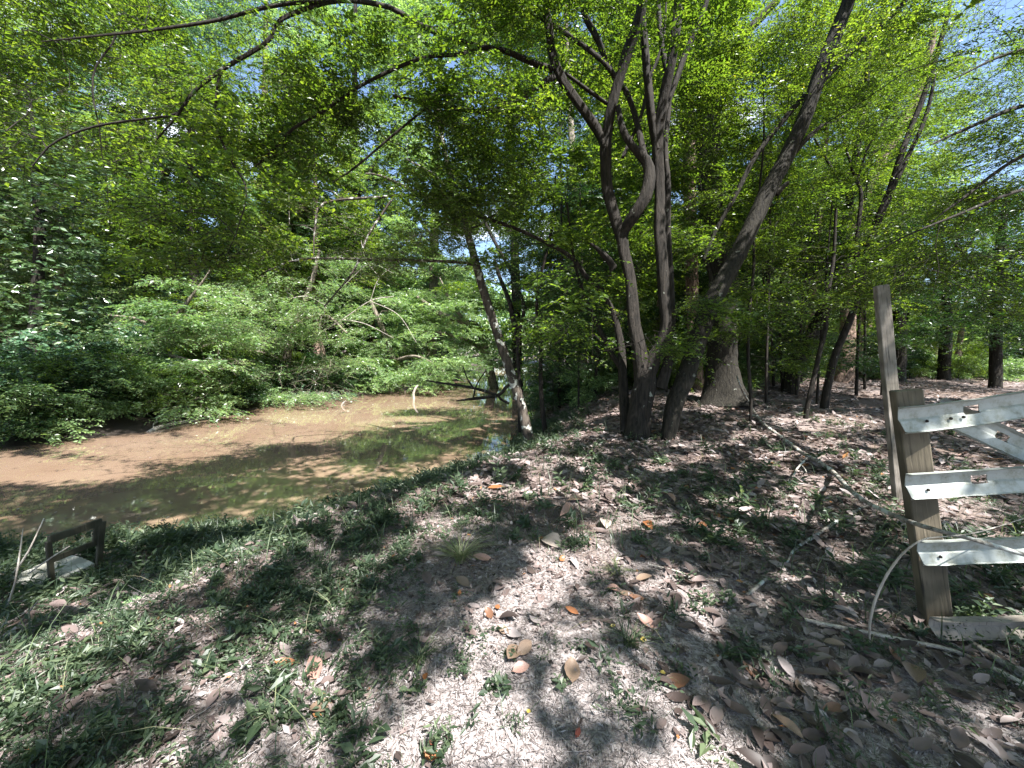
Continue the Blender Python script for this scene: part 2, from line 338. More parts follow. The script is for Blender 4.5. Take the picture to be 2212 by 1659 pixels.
# ------------------------------------------------------------------ leaf gaps cut to let the sun through
# sunlit patches of ground or water, as ellipses mostly read from the photograph: (x, y, rx, ry, plane height)
LIT = [(1930, 1335, 50, 26, 0), (1840, 1300, 50, 26, 0), (1750, 1272, 50, 24, 0), (1690, 1245, 50, 24, 0), (985, 1560, 150, 100, 0), (900, 1640, 260, 70, 0), (1120, 1600, 90, 60, 0), (1035, 1420, 45, 90, 0), (1130, 1290, 75, 55, 0), (1160, 1210, 45, 35, 0), (860, 1190, 35, 28, 0), (1080, 1370, 35, 60, 0),  # leading ellipses clear leaves so sun reaches the gate post and rails
       (700, 1500, 95, 28, 0), (640, 1440, 50, 16, 0), (760, 1560, 60, 25, 0), (1440, 1130, 60, 12, 0), (1320, 1080, 60, 14, 0), (1555, 1090, 50, 12, 0), (1180, 1050, 55, 12, 0),
       (1500, 1180, 40, 9, 0), (1650, 1190, 60, 9, 0), (1780, 1205, 60, 8, 0), (1850, 1240, 30, 8, 0), (1890, 1300, 30, 10, 0), (1640, 930, 70, 9, .1), (1800, 900, 120, 12, .2), (2060, 1100, 110, 18, 0), (2150, 1150, 70, 14, 0),
       (1520, 985, 60, 9, 0), (1280, 925, 45, 10, 0), (1560, 860, 60, 14, .3), (1830, 790, 160, 8, .4), (2050, 790, 60, 5, .4), (1900, 860, 70, 6, .2), (1700, 970, 60, 8, .1), (1420, 1010, 50, 9, 0),
       (170, 1390, 60, 12, -.4), (230, 1420, 35, 10, -.4), (250, 1300, 60, 9, -.6), (500, 1385, 60, 9, -.3), (60, 1480, 60, 12, -.3), (1340, 1440, 45, 25, 0), (1190, 1400, 40, 22, 0),
       (60, 1014, 280, 32, WZ), (330, 968, 240, 34, WZ), (560, 938, 200, 28, WZ), (720, 915, 130, 20, WZ), (690, 880, 140, 13, WZ), (900, 905, 80, 7, WZ), (1000, 822, 50, 6, WZ), (840, 880, 60, 5, WZ)]
def lit(P, noise_thr=.70):
    """P: points in the canopy. True where the sun ray through P should be left open"""
    out = np.zeros(len(P), bool); cache = {}; soft = .40 + 1.15 * rng.random(len(P))
    for (cx, cy, rx, ry, z) in LIT:
        if z not in cache:
            t = (P[:, 2] - z) / SUN[2]; G = P - SUN * t[:, None]; pj = proj(G); cache[z] = (pj, .75 + .6 * vnoise(pj[0], pj[1] * 2, 28, 5))
        (px, py, d), wob = cache[z]; wob = wob * soft
        out |= (d > .2) & ((((px - cx) / rx) ** 2 + ((py - cy) / ry) ** 2) < wob) & (P[:, 2] > z + .6)
    t = (P[:, 2] - 0.) / SUN[2]; G = P - SUN * t[:, None]
    riv = (G[:, 1] > 4.6 - .05 * G[:, 0]) & (G[:, 0] < -.6 - .0 * G[:, 1]) & (G[:, 1] > 6.2 + .55 * (G[:, 0] + 3))
    tw = (P[:, 2] - WZ) / SUN[2]; Gw = P - SUN * tw[:, None]; uu = Gw[:, 0] * .83 + Gw[:, 1] * .55; vv = -Gw[:, 0] * .55 + Gw[:, 1] * .83
    out |= riv & (vnoise(uu, vv * 3.2, 2.2, 31) * .7 + vnoise(uu, vv * 2.5, .6, 32) * .3 > .79)
    out |= ~riv & (vnoise(G[:, 0], G[:, 1], .42, 11) * .65 + vnoise(G[:, 0], G[:, 1], 1.6, 12) * .35 > noise_thr)
    out |= ~riv & (vnoise(G[:, 0], G[:, 1], .17, 13) + .25 * rng.random(len(P)) > .93 + .12 * vnoise(G[:, 0], G[:, 1], 1.2, 14))
    return out

# ------------------------------------------------------------------ trees
def stem_world(pts):
    """[(px,py,depth,diameter px)] -> world points and radii"""
    P = np.array([U(p[0], p[1], p[2]) for p in pts]); R = np.array([p[3] / 2 / F_ * p[2] for p in pts]); return P, R

DENS, LSC = 2.0, 1.2
def sprays(mb, wb, C, rad, out, ntw, nlf, L, wr, flat=.16, droop=.25, jit=.35, tl=(.3, .65), cull=True, thr=.70, keep=.05, wood=.004, rmul=1., elev=-.05):
    """layered foliage: for each pad centre C, ntw twigs carrying nlf leaves on both sides"""
    C = np.asarray(C, float); Pn = len(C); ntw = int(ntw * (DENS if Pn > 1 else 1)); L = L * LSC
    jit = jit * 1.9
    rad = np.broadcast_to(rad, (Pn,)); out = np.asarray(out, float)
    c = np.repeat(C, ntw, 0); r = np.repeat(rad, ntw); az0 = np.repeat(np.arctan2(out[:, 1], out[:, 0]), ntw)
    padr = np.repeat(rng.random(Pn), ntw); pads_ = np.repeat(rng.uniform(.75, 1.3, Pn), ntw)
    N = len(c); rho = np.sqrt(rng.random(N)) * r; th = rng.random(N) * 2 * np.pi
    st = c + np.stack([np.cos(th) * rho, np.sin(th) * rho, rng.normal(0, 1, N) * flat * r - droop * rho ** 2 / r], -1)
    az = az0 + rng.normal(0, .75, N); el = elev + rng.normal(0, .28, N) - droop * .5 * rho / r
    D = np.stack([np.cos(az) * np.cos(el), np.sin(az) * np.cos(el), np.sin(el)], -1)
    tlen = rng.uniform(tl[0], tl[1], N)
    if cull:
        ok = ~lit(st + D * tlen[:, None] * .5, thr) | (rng.random(N) < keep)
        st, D, tlen, padr, pads_ = st[ok], D[ok], tlen[ok], padr[ok], pads_[ok]; N = len(st)
    if N == 0: return
    k = np.arange(nlf); t = (k + .6) / nlf
    side = np.where(k % 2, 1., -1.)
    up = np.array([0, 0, 1.]) + rng.normal(0, .22, (N, 3)); S = np.cross(D, up); S /= np.linalg.norm(S, axis=1)[:, None]
    sag = (t ** 2)[None, :, None] * np.array([0, 0, -1.]) * (tlen * .18)[:, None, None]
    P = st[:, None] + D[:, None] * (tlen[:, None] * t[None])[..., None] + sag
    LD = D[:, None] * .55 + S[:, None] * side[None, :, None] * .85 + rng.normal(0, .16, (N, nlf, 3)) + np.array([0, 0, -.15])
    LN = np.repeat(up[:, None], nlf, 1) + rng.normal(0, jit, (N, nlf, 3))
    size = L * pads_[:, None] * (.55 + .8 * rng.random((N, nlf))) * (1 - .35 * np.abs(t - .5) * 2)[None]
    leafcull = cull if cull in ('leaf', 'canopy') else False
    rr = np.clip(.25 * padr[:, None] + .25 * rng.random((N, 1)) + .5 * rng.random((N, nlf)), 0, 1) * rmul
    P, LD, LN, size, rr = P.reshape(-1, 3), LD.reshape(-1, 3), LN.reshape(-1, 3), size.ravel(), rr.ravel()
    if leafcull == 'canopy':
        t_ = np.maximum(P[:, 2] - 5.3, 0) / SUN[2]; qx, qy, qd = proj(P - SUN * t_[:, None]); ok = ~((qx > 100) & (qx < 1450) & (qy < 520) & (qd > 4.3) & (qd < 9)) | (rng.random(len(P)) < .25)  # thins the unseen canopy so the visible main crown gets sun
        P, LD, LN, size, rr = P[ok], LD[ok], LN[ok], size[ok], rr[ok]
    if leafcull:
        ok = ~lit(P, thr) | (rng.random(len(P)) < keep); P, LD, LN, size, rr = P[ok], LD[ok], LN[ok], size[ok], rr[ok]
    mb.leaves(P, LD, LN, size, size * wr, rr)
    if wb is not None: wb.sticks(st, st + D * tlen[:, None] + np.array([0, 0, -1.]) * (tlen * .18)[:, None], wood, wood * .4)

def attach(wb, C, rad, skel, thick=.012, n=4):
    """thin boughs: each pad is joined to the nearest stem or to a bough already grown"""
    S0 = np.concatenate([s_[0] for s_ in skel]); K = len(C); rad = np.broadcast_to(rad, (K,))
    S = np.zeros((len(S0) + 4 * K, 3)); S[:len(S0)] = S0; lev = np.zeros(len(S)); m = len(S0)
    dmin = np.array([np.min(np.sum((S0 - c) ** 2, 1)) for c in C]) if K else []
    outs = np.zeros((K, 3))
    for i_ in np.argsort(dmin):
        c, r = C[i_], rad[i_]
        d = S[:m] - c; hd = np.hypot(d[:, 0], d[:, 1]); w = hd + np.abs(d[:, 2] + .3 * hd) * 1.1 + rng.random(m) * .3 + lev[:m] * .12
        j = int(np.argmin(w)); a = S[j]; v = c - a; l = np.linalg.norm(v); outs[i_] = v if l > .05 else rng.normal(0, 1, 3)
        if l < .15: continue
        perp = np.cross(v, rng.normal(0, 1, 3)); perp /= np.linalg.norm(perp) + 1e-9
        m1 = a + v * .33 + np.array([0, 0, .10 * l]) + perp * .07 * l; m2 = a + v * .7 + np.array([0, 0, .07 * l]) - perp * .05 * l
        th = thick * (.45 + .3 * l ** .6) * (.8 ** lev[j]); e = c + v / l * r * .7 - np.array([0, 0, .1 * r])
        wb.tube([a, m1, m2, c, e], [th, th * .8, th * .65, th * .45, th * .15], n, seg=max(5, int(l * 3)), cap=False)
        for q in (m1, m2, c, e): S[m] = q; lev[m] = lev[j] + 1; m += 1
    return outs

def densify(stems):
    out = []
    for P, R in stems:
        L = np.r_[0, np.cumsum(np.linalg.norm(np.diff(P, axis=0), axis=1))]; m = max(3, int(L[-1] / .25)); t = np.linspace(0, L[-1], m)
        out.append((np.stack([np.interp(t, L, P[:, k]) for k in range(3)], -1), np.interp(t, L, R)))
    return out

def px_tree(name, label, base_px, trunk, limbs, regions, leaf='hornbeam', bark='grey', L=.06, wr=.45, ntw=36, nlf=12, group=None, cat='tree', lab_limb=None, rough=.12, flute=.05, pad=(.45, .85), tl=(.3, .65), thr=.7, ground=True, droop=.25, flat=.16, nside=10, skel_from=0, thick=.012):
    tp, tr = stem_world(trunk)
    if ground: tp[0, 2] = min(tp[0, 2], gh(tp[0, 0], tp[0, 1]) - .08)
    t = thing(name, label, cat, (tp[0, 0], tp[0, 1], tp[0, 2] + .05), group)
    mb = MB(); mb.tube(tp, tr, nside, rough, flute=flute); mb.build('trunk', BK[bark], t)
    stems = [(tp, tr)]
    for l in limbs:
        P, R = stem_world(l); stems.append((P, R)); q = MB(); q.tube(P, R, max(6, nside - 2), rough, flute=flute); lo = q.build('limb', BK[bark], t)
    if regions:
        C = []; rr = []
        for (x0, y0, x1, y1, d0, d1, n) in regions:
            px = rng.uniform(x0, x1, n); py = rng.uniform(y0, y1, n); d = rng.uniform(d0, d1, n); C.append(UN(px, py, d)); rr.append(rng.uniform(pad[0], pad[1], n))
        C = np.concatenate(C); rr = np.concatenate(rr)
        g = hgt(C[:, 0], C[:, 1]); ok = C[:, 2] > g + .25; C, rr = C[ok], rr[ok]
        wb = MB(); lf = MB(); o = attach(wb, C, rr, densify(stems)[skel_from:], thick)
        sprays(lf, wb, C, rr, o, ntw, nlf, L, wr, tl=tl, thr=thr, droop=droop, flat=flat, cull='leaf')
        if wb.n: wb.build('thin_branches', BK[bark], t)  # thin boughs and twigs together, in separate pieces
        lf.build('crown', LF[leaf], t)
    return t

# main many-stemmed tree on the bank
D = 7.5
px_tree('multi_stem_tree', 'large many-stemmed hornbeam with dark fluted trunk on the riverbank between the river and the gate', None,
    [(1372, 950, D, 63.1), (1376, 925, D, 48.6), (1380, 880, D, 43.7), (1390, 830, D, 45.4), (1392, 800, D, 35.6)],
    [[(1390, 840, D, 37.3), (1386, 796, D, 32.4), (1377, 740, D, 27.5), (1368, 690, D, 25.9), (1362, 609, D, 23.5), (1349, 553, D, 22.6), (1343, 516, D, 22.6), (1331, 480, D, 21.9), (1312, 404, D, 21.1), (1309, 311, 7.4, 24.3), (1312, 300, 7.4, 19.4), (1318, 249, 7.3, 21.1), (1337, 174, 7.2, 21.9), (1362, 93, 7.0, 21.9), (1383, 31, 6.8, 20.2), (1392, -60, 6.6, 17.8), (1400, -300, 6.4, 9.8)],
     [(1309, 320, 7.4, 19.4), (1293, 285, 7.4, 19.4), (1250, 224, 7.2, 18.6), (1215, 174, 7.1, 19.4), (1194, 124, 7.0, 17.8), (1186, 62, 6.9, 16.2), (1177, 0, 6.8, 14.5), (1165, -150, 6.6, 9.8)],
     [(1392, 830, D, 35.6), (1410, 780, D, 32.4), (1430, 740, D, 27.5), (1438, 700, D, 24.3), (1433, 640, D, 22.6), (1427, 547, 7.4, 22.6), (1424, 498, 7.4, 22.6), (1424, 404, 7.4, 21.9), (1420, 311, 7.3, 21.9), (1433, 218, 7.2, 19.4), (1452, 124, 7, 18.6), (1467, 0, 6.9, 19.4), (1475, -200, 6.6, 11.3)],
     [(1421, 325, 7.3, 16.2), (1413, 290, 7.3, 17.8), (1403, 218, 7.2, 17.8), (1393, 109, 7.1, 14.5), (1388, 40, 7.0, 11.3), (1380, -100, 6.8, 7.3)],
     [(1345, 540, D, 14.5), (1346, 505, D, 21.1), (1368, 467, 7.3, 24.3), (1396, 420, 7.2, 24.3), (1400, 358, 7.2, 21.1), (1366, 317, 7.1, 14.5), (1345, 280, 7.1, 13.0), (1335, 230, 7.2, 9.8)],
     [(1396, 360, 7.2, 13.0), (1377, 271, 7.4, 11.3), (1355, 202, 7.5, 10.5), (1321, 155, 7.5, 11.3), (1290, 81, 7.4, 13.0), (1262, 25, 7.3, 12.1), (1250, -80, 7.2, 9.8)],
     [(1430, 260, 7.2, 9.8), (1461, 171, 7.2, 11.3), (1483, 109, 7.2, 11.3), (1517, 31, 7.1, 10.5), (1545, -60, 7, 8.1)],
     [(1425, 838, D, 24.3), (1443, 780, D, 19.4), (1450, 700, 7.6, 17.8), (1446, 600, 7.6, 17.8), (1440, 500, 7.6, 17.8), (1441, 400, 7.6, 17.0), (1436, 320, 7.6, 14.5), (1444, 200, 7.6, 11.3), (1425, 60, 7.6, 9.8), (1420, -80, 7.6, 6.4)],
     [(1352, 935, 7.7, 24.3), (1348, 870, 7.8, 21.1), (1344, 800, 7.9, 17.8), (1340, 740, 8, 14.5), (1322, 670, 8, 11.3), (1290, 620, 8, 10.5), (1262, 592, 8, 9.8), (1230, 552, 7.9, 8.9), (1130, 500, 7.8, 7.3), (1040, 468, 7.7, 6.4), (960, 440, 7.6, 4.0)],
     [(1344, 800, 7.9, 11.3), (1318, 760, 8, 10.5), (1290, 700, 8.1, 8.9), (1262, 640, 8.2, 7.3), (1240, 560, 8.3, 5.7), (1225, 440, 8.3, 4.0)],
     [(1345, 340, 7.4, 7.3), (1385, 250, 7.5, 7.3), (1400, 180, 7.6, 6.4), (1432, 90, 7.6, 5.7), (1440, -20, 7.6, 4.0)],
     [(1196, 166, 7.0, 13.0), (1166, 184, 6.8, 12.1), (1125, 212, 6.6, 12.1), (1072, 236, 6.4, 10.5), (1032, 241, 6.3, 9.8), (940, 225, 6.1, 8.1), (849, 208, 5.9, 7.3)],
     [(1194, 150, 7.0, 13.0), (1141, 131, 6.8, 12.1), (1088, 109, 6.6, 11.3), (1032, 100, 6.4, 10.5), (960, 78, 6.2, 9.8), (887, 42, 6.0, 9.8), (835, 14, 5.9, 8.9), (728, 2, 5.7, 8.9), (607, 42, 5.5, 8.1), (579, 89, 5.4, 8.1), (481, 149, 5.3, 7.3), (420, 196, 5.2, 6.4), (387, 243, 5.1, 4.9), (340, 300, 5.1, 2.4)],
     [(728, 2, 5.7, 6.4), (640, 6, 5.5, 6.4), (560, 19, 5.4, 6.4), (467, 44, 5.3, 6.4), (327, 65, 5.2, 5.7), (196, 79, 5.1, 4.0), (90, 90, 5.1, 1.7)],
     [(1032, 102, 6.4, 7.3), (990, 118, 6.2, 7.3), (910, 126, 6.1, 7.3), (793, 177, 5.9, 6.4), (700, 238, 5.8, 5.7), (630, 280, 5.7, 5.7), (588, 327, 5.6, 4.9), (546, 364, 5.6, 3.2), (520, 380, 5.6, 1.7)],
     [(1100, 225, 6.5, 5.7), (1027, 200, 6.3, 4.9), (933, 229, 6.2, 4.9), (863, 280, 6.1, 4.9), (770, 359, 6.0, 4.0), (714, 397, 6.0, 2.4)],
     [(481, 149, 5.3, 4.9), (471, 180, 5.3, 4.9), (467, 261, 5.3, 4.0), (495, 341, 5.3, 4.0), (532, 406, 5.3, 3.2), (518, 481, 5.3, 2.4), (490, 551, 5.3, 1.7)],
     [(387, 243, 5.1, 4.0), (369, 250, 5.1, 4.0), (215, 271, 5.0, 4.0), (117, 308, 5.0, 3.2), (70, 359, 5.0, 2.4)],
     [(251, 74, 5.2, 3.2), (247, 89, 5.2, 3.2), (205, 149, 5.2, 3.2), (201, 210, 5.2, 3.2), (215, 275, 5.2, 2.4)],
     [(1335, 174, 7.2, 8.1), (1303, 134, 7.1, 9.8), (1234, 81, 7.0, 9.8), (1166, 37, 6.9, 8.9), (1094, 0, 6.8, 8.1), (980, -60, 6.7, 5.7)],
     [(1314, 225, 7.3, 7.3), (1268, 193, 7.2, 8.1), (1231, 165, 7.2, 6.4), (1190, 140, 7.1, 4.9)],
     [(1316, 590, D, 4.0), (1325, 575, D, 16.2), (1300, 545, D, 11.3), (1275, 525, D, 4.9)]],
    [(-80, -120, 700, 330, 5.2, 8.2, 150), (200, 150, 700, 470, 5.2, 7.5, 34), (650, -100, 1250, 280, 5.4, 8.2, 52), (700, 250, 1150, 440, 6.2, 8.2, 20), (1100, -100, 1560, 220, 7.7, 9.6, 56), (1180, 560, 1520, 760, 6.6, 8.4, 15), (1100, 260, 1560, 560, 7.9, 9.5, 24), (1150, -60, 1560, 60, 5.8, 6.8, 4), (380, 350, 620, 560, 5.2, 6.5, 6)],
    L=.074, wr=.5, ntw=30, nlf=12, thr=.69, nside=18, flute=.13, rough=.10)

# broken snag leaning beside it with the leaning trunk
px_tree('leaning_tree', 'dark lichen-spotted trunk leaning up to the right across the picture from a hollow base', None,
    [(1440, 950, 7.4, 27.9), (1446, 925, 7.4, 31.2), (1458, 870, 7.5, 36.1), (1482, 811, 7.6, 37.7), (1512, 720, 7.7, 37.7), (1530, 670, 7.8, 37.7), (1562, 609, 7.9, 36.1), (1597, 545, 8.0, 34.4), (1652, 430, 8, 32.8), (1700, 338, 8, 30.3), (1740, 249, 7.9, 27.9), (1776, 142, 7.8, 27.1), (1818, 36, 7.7, 26.2), (1836, -20, 7.6, 24.6), (1880, -250, 7.4, 16.4)],
    [[(1708, 340, 8, 9.8), (1736, 306, 7.9, 10.7), (1758, 286, 7.8, 9.0), (1776, 270, 7.8, 6.6)],
     [(1676, 420, 8, 13.1), (1690, 405, 7.95, 10.7), (1703, 393, 7.9, 8.2)],
     [(1770, 190, 7.8, 8.2), (1782, 170, 7.8, 10.7), (1854, 96, 7.7, 10.7), (1921, 39, 7.6, 9.8), (1957, 0, 7.5, 9.0), (2050, -120, 7.3, 5.7)],
     [(1520, 560, 8.6, 6.6), (1548, 494, 8.5, 8.2), (1590, 420, 8.4, 9.0), (1630, 341, 8.3, 9.8), (1690, 263, 8.2, 10.7), (1733, 213, 8.1, 11.5), (1760, 190, 8.0, 9.8)]],
    [(1560, -100, 2000, 300, 8.2, 10.5, 56), (1450, 120, 1700, 480, 8.3, 10, 22), (1850, -100, 2200, 200, 7.5, 9.5, 16), (1480, 470, 1700, 700, 8.1, 9.2, 8), (1880, -100, 2100, 120, 6.2, 7.4, 5)], L=.06, ntw=32, nside=12, bark='moss', thr=.72, flute=.07)

px_tree('oak_tree', 'thick mossy trunk with pale flared foot standing just behind the leaning trunk', None,
    [(1566, 872, 11, 120), (1565, 855, 11, 92), (1564, 830, 11, 74), (1562, 780, 11, 60), (1563, 703, 11, 55), (1566, 609, 11, 52), (1552, 540, 11, 50), (1538, 467, 11, 50), (1531, 380, 11, 48), (1530, 280, 11, 46), (1529, 170, 10.9, 42), (1522, 60, 10.8, 34), (1510, -100, 10.7, 26)],
    [[(1530, 190, 10.9, 30), (1540, 150, 10.8, 28), (1561, 112, 10.7, 26), (1590, 88, 10.6, 22), (1620, 60, 10.5, 20), (1680, 0, 10.4, 14)],
     [(1520, 560, 9.9, 6), (1536, 600, 9.8, 9), (1530, 640, 9.8, 9), (1517, 660, 9.8, 5)]],
    [(1500, -100, 1900, 220, 10, 13, 22), (1300, -50, 1540, 300, 10, 13, 18), (1450, 300, 1700, 520, 10.5, 13, 12)], L=.075, bark='moss', nside=18, flute=.07, pad=(.6, 1.1), leaf='hornbeam', thr=.74)
px_tree('pine_tree', 'straight pine with pinkish flaking bark rising left of the thick mossy trunk', None,
    [(1512, 858, 13.5, 34), (1504, 800, 13.5, 26), (1497, 703, 13.5, 25), (1494, 609, 13.5, 26), (1492, 500, 13.5, 26), (1490, 373, 13.5, 26), (1480, 187, 13.5, 26), (1462, 0, 13.4, 24), (1450, -200, 13.2, 20)], [],
    [(1350, -120, 1600, 120, 13, 15, 12)], L=.09, bark='pine', nside=14, leaf='deep', pad=(.7, 1.2))
px_tree('leaning_sapling', 'slim pale-spotted tree leaning left out over the water from the edge of the near bank', None,
    [(1150, 962, 9.2, 22), (1140, 935, 9.2, 22), (1128, 885, 9.2, 21), (1110, 827, 9.2, 21), (1079, 734, 9.2, 20), (1051, 650, 9.1, 19), (1032, 584, 9.0, 18), (1018, 530, 9, 16), (1000, 470, 8.9, 15), (985, 420, 8.9, 14), (968, 360, 8.9, 12), (955, 300, 8.9, 8), (935, 230, 8.9, 4)],
    [[(1020, 572, 9, 6), (1000, 567, 8.9, 7), (900, 562, 8.6, 6), (793, 560, 8.3, 6), (653, 560, 8, 5), (574, 586, 7.8, 2)],
     [(995, 468, 8.9, 9), (960, 440, 8.8, 10), (910, 420, 8.7, 8), (860, 396, 8.6, 7), (817, 378, 8.5, 5), (790, 375, 8.5, 3)],
     [(910, 420, 8.7, 6), (820, 426, 8.5, 6), (700, 439, 8.2, 5), (681, 490, 8.1, 4), (677, 555, 8.1, 2)],
     [(850, 427, 8.5, 5), (840, 440, 8.5, 5), (793, 513, 8.3, 5), (765, 583, 8.2, 4), (700, 663, 8.0, 3)],
     [(990, 440, 8.9, 5), (940, 380, 9, 5), (880, 345, 9.1, 4)],
     [(1008, 500, 9, 6), (1060, 470, 9.1, 5), (1100, 440, 9.2, 3)]],
    [(560, 380, 1000, 560, 7.6, 9.4, 24), (560, 540, 900, 650, 7.6, 8.8, 8), (880, 280, 1100, 520, 8.4, 9.6, 14)], L=.055, bark='spotted', ntw=26, nside=10, pad=(.4, .8))
px_tree('slim_tree', 'thin dark forked stem rising from the water edge just right of the leaning pale-spotted tree', None,
    [(1180, 915, 10.5, 12), (1170, 860, 10.5, 10), (1168, 800, 10.5, 9), (1168, 740, 10.5, 8), (1160, 640, 10.5, 7), (1190, 500, 10.4, 6), (1200, 380, 10.3, 4)], [],
    [(1100, 620, 1300, 780, 10, 11.2, 13), (1080, 420, 1300, 640, 9.8, 11, 10)], L=.065, bark='grey', leaf='deep', nside=8)
px_tree('slim_tree', 'crooked thin dark stem bending left above the water behind the leaning pale-spotted tree', None,
    [(1124, 880, 11.5, 9), (1122, 827, 11.5, 8), (1119, 734, 11.5, 8), (1132, 665, 11.5, 8), (1113, 610, 11.5, 8), (1094, 569, 11.5, 7), (1057, 500, 11.5, 7), (1030, 430, 11.4, 5), (1020, 340, 11.3, 3)], [[(1119, 734, 11.5, 10), (1108, 690, 11.5, 12), (1100, 650, 11.5, 10), (1080, 600, 11.6, 9), (1068, 560, 11.6, 6)]],
    [(980, 340, 1180, 560, 11, 13, 14)], L=.07, bark='grey', nside=8)
px_tree('sapling', 'thin straight sapling growing from the leaf litter right of the thick mossy trunk', None,
    [(1624, 878, 8.8, 7), (1622, 868, 8.8, 7), (1616, 765, 8.8, 6.5), (1619, 671, 8.8, 6), (1628, 578, 8.8, 6), (1630, 500, 8.8, 5), (1650, 300, 8.7, 4), (1645, 100, 8.6, 2)], [],
    [(1540, 560, 1760, 720, 7.6, 9.2, 9), (1560, 320, 1780, 560, 8, 9.6, 12), (1520, 640, 1640, 700, 7, 8, 2)], L=.06, ntw=24, nside=6, pad=(.35, .7), droop=.1, flat=.08)
px_tree('leaning_tree', 'dark trunk leaning to the right at the far edge of the leaf-strewn clearing', None,
    [(1708, 812, 13, 34), (1715, 796, 13, 32), (1743, 749, 13, 30), (1774, 684, 13, 27), (1799, 625, 13, 22), (1818, 563, 13, 19), (1826, 500, 13, 17), (1843, 373, 13, 14), (1870, 200, 12.8, 10), (1880, 40, 12.6, 6)], [[(1835, 430, 13, 7), (1800, 370, 13, 6), (1760, 300, 13, 4)], [(1838, 400, 13, 8), (1890, 330, 12.9, 7), (1960, 230, 12.7, 5)]],
    [(1700, 80, 2000, 420, 11.5, 14, 26), (1660, 400, 1900, 640, 11.5, 14, 16)], L=.075, bark='moss', pad=(.5, 1.), thr=.74)
px_tree('sapling', 'pale crooked sapling with grey bark in the clearing left of the wooden posts', None,
    [(1742, 880, 9.3, 11), (1746, 868, 9.3, 10), (1759, 812, 9.3, 10), (1771, 759, 9.3, 9), (1784, 703, 9.4, 9), (1788, 640, 9.4, 8), (1800, 560, 9.4, 7), (1806, 450, 9.3, 5)], [],
    [(1700, 480, 1880, 700, 8.4, 10, 11)], L=.06, bark='grey', nside=8, ntw=26)
px_tree('leaning_sapling', 'tall thin dark sapling leaning right and forking high above the clearing', None,
    [(1783, 850, 10.5, 16), (1787, 840, 10.5, 15), (1805, 765, 10.5, 14), (1837, 687, 10.5, 13), (1861, 609, 10.5, 13), (1879, 523, 10.5, 13), (1903, 460, 10.4, 15), (1925, 409, 10.4, 16), (1945, 340, 10.3, 12), (1968, 277, 10.3, 11), (2003, 185, 10.2, 10), (2046, 36, 10, 8), (2060, -60, 10, 5)],
    [[(1925, 409, 10.4, 10), (1960, 340, 10.3, 9), (2000, 250, 10.2, 8), (2020, 160, 10.1, 5)], [(1855, 640, 10.5, 8), (1850, 540, 10.5, 8), (1860, 420, 10.6, 7), (1843, 373, 10.6, 5), (1810, 260, 10.6, 3)], [(1848, 400, 10.6, 4), (1880, 310, 10.5, 4), (1940, 220, 10.4, 3)]],
    [(1780, 140, 2040, 420, 9, 11.5, 20), (1800, 400, 2080, 640, 8.8, 11.5, 20)], L=.062, ntw=28, nside=9, thr=.74)
px_tree('pine_tree', 'pinkish-barked pine with broad foot at the back of the clearing left of the tall post', None,
    [(1822, 792, 17.5, 46), (1826, 768, 17.5, 32), (1831, 703, 17.5, 27), (1832, 640, 17.5, 25), (1834, 569, 17.5, 24), (1850, 460, 17.5, 22), (1900, 355, 17.5, 20), (1945, 280, 17.5, 19), (1990, 190, 17.4, 14), (2020, 60, 17.2, 10)], [],
    [(1750, 100, 2060, 380, 16, 20, 22)], L=.11, bark='pine', leaf='bank', nside=12, pad=(.8, 1.4), ntw=24)
px_tree('dark_tree', 'dark upright trunk standing behind the tall weathered post', None,
    [(1944, 762, 19, 30), (1943, 745, 19, 23), (1941, 660, 19, 21), (1938, 560, 19, 20), (1935, 420, 19, 18), (1930, 250, 18.8, 12)], [],
    [(1860, 300, 2080, 560, 17, 20, 20)], L=.11, bark='moss', leaf='deep', pad=(.8, 1.4), ntw=24)
px_tree('spreading_tree', 'tree beyond the gate sending long thin boughs down to the left across the blue sky', None,
    [(2700, 780, 9, 40), (2680, 500, 9, 38), (2640, 250, 8.6, 34), (2600, 50, 8.2, 30), (2560, -200, 8, 20)],
    [[(2660, 330, 8.8, 18), (2400, 190, 8.2, 12), (2212, 228, 7.8, 9), (2081, 281, 7.6, 7), (2010, 313, 7.5, 3)],
     [(2660, 380, 8.8, 18), (2400, 270, 8.2, 12), (2212, 335, 7.6, 8), (2081, 427, 7.4, 6), (2010, 480, 7.3, 3)],
     [(2675, 480, 8.8, 18), (2400, 370, 8, 12), (2212, 409, 7.4, 8), (2074, 462, 7.2, 6), (1968, 505, 7.1, 4), (1900, 540, 7.1, 2)],
     [(2640, 200, 8.6, 14), (2400, 90, 8.2, 10), (2200, 110, 7.8, 7), (2060, 170, 7.6, 3)]],
    [(2000, 420, 2320, 640, 7, 9, 26), (1900, 480, 2100, 620, 7, 8.5, 10), (2060, 280, 2320, 420, 7.2, 9, 9), (2000, -60, 2320, 280, 7.4, 10, 26), (2080, 200, 2320, 430, 7.4, 10, 14), (2100, 560, 2400, 700, 7.5, 9.5, 8)], L=.055, bark='grey', leaf='hornbeam', ntw=24, nside=8, thr=.8)

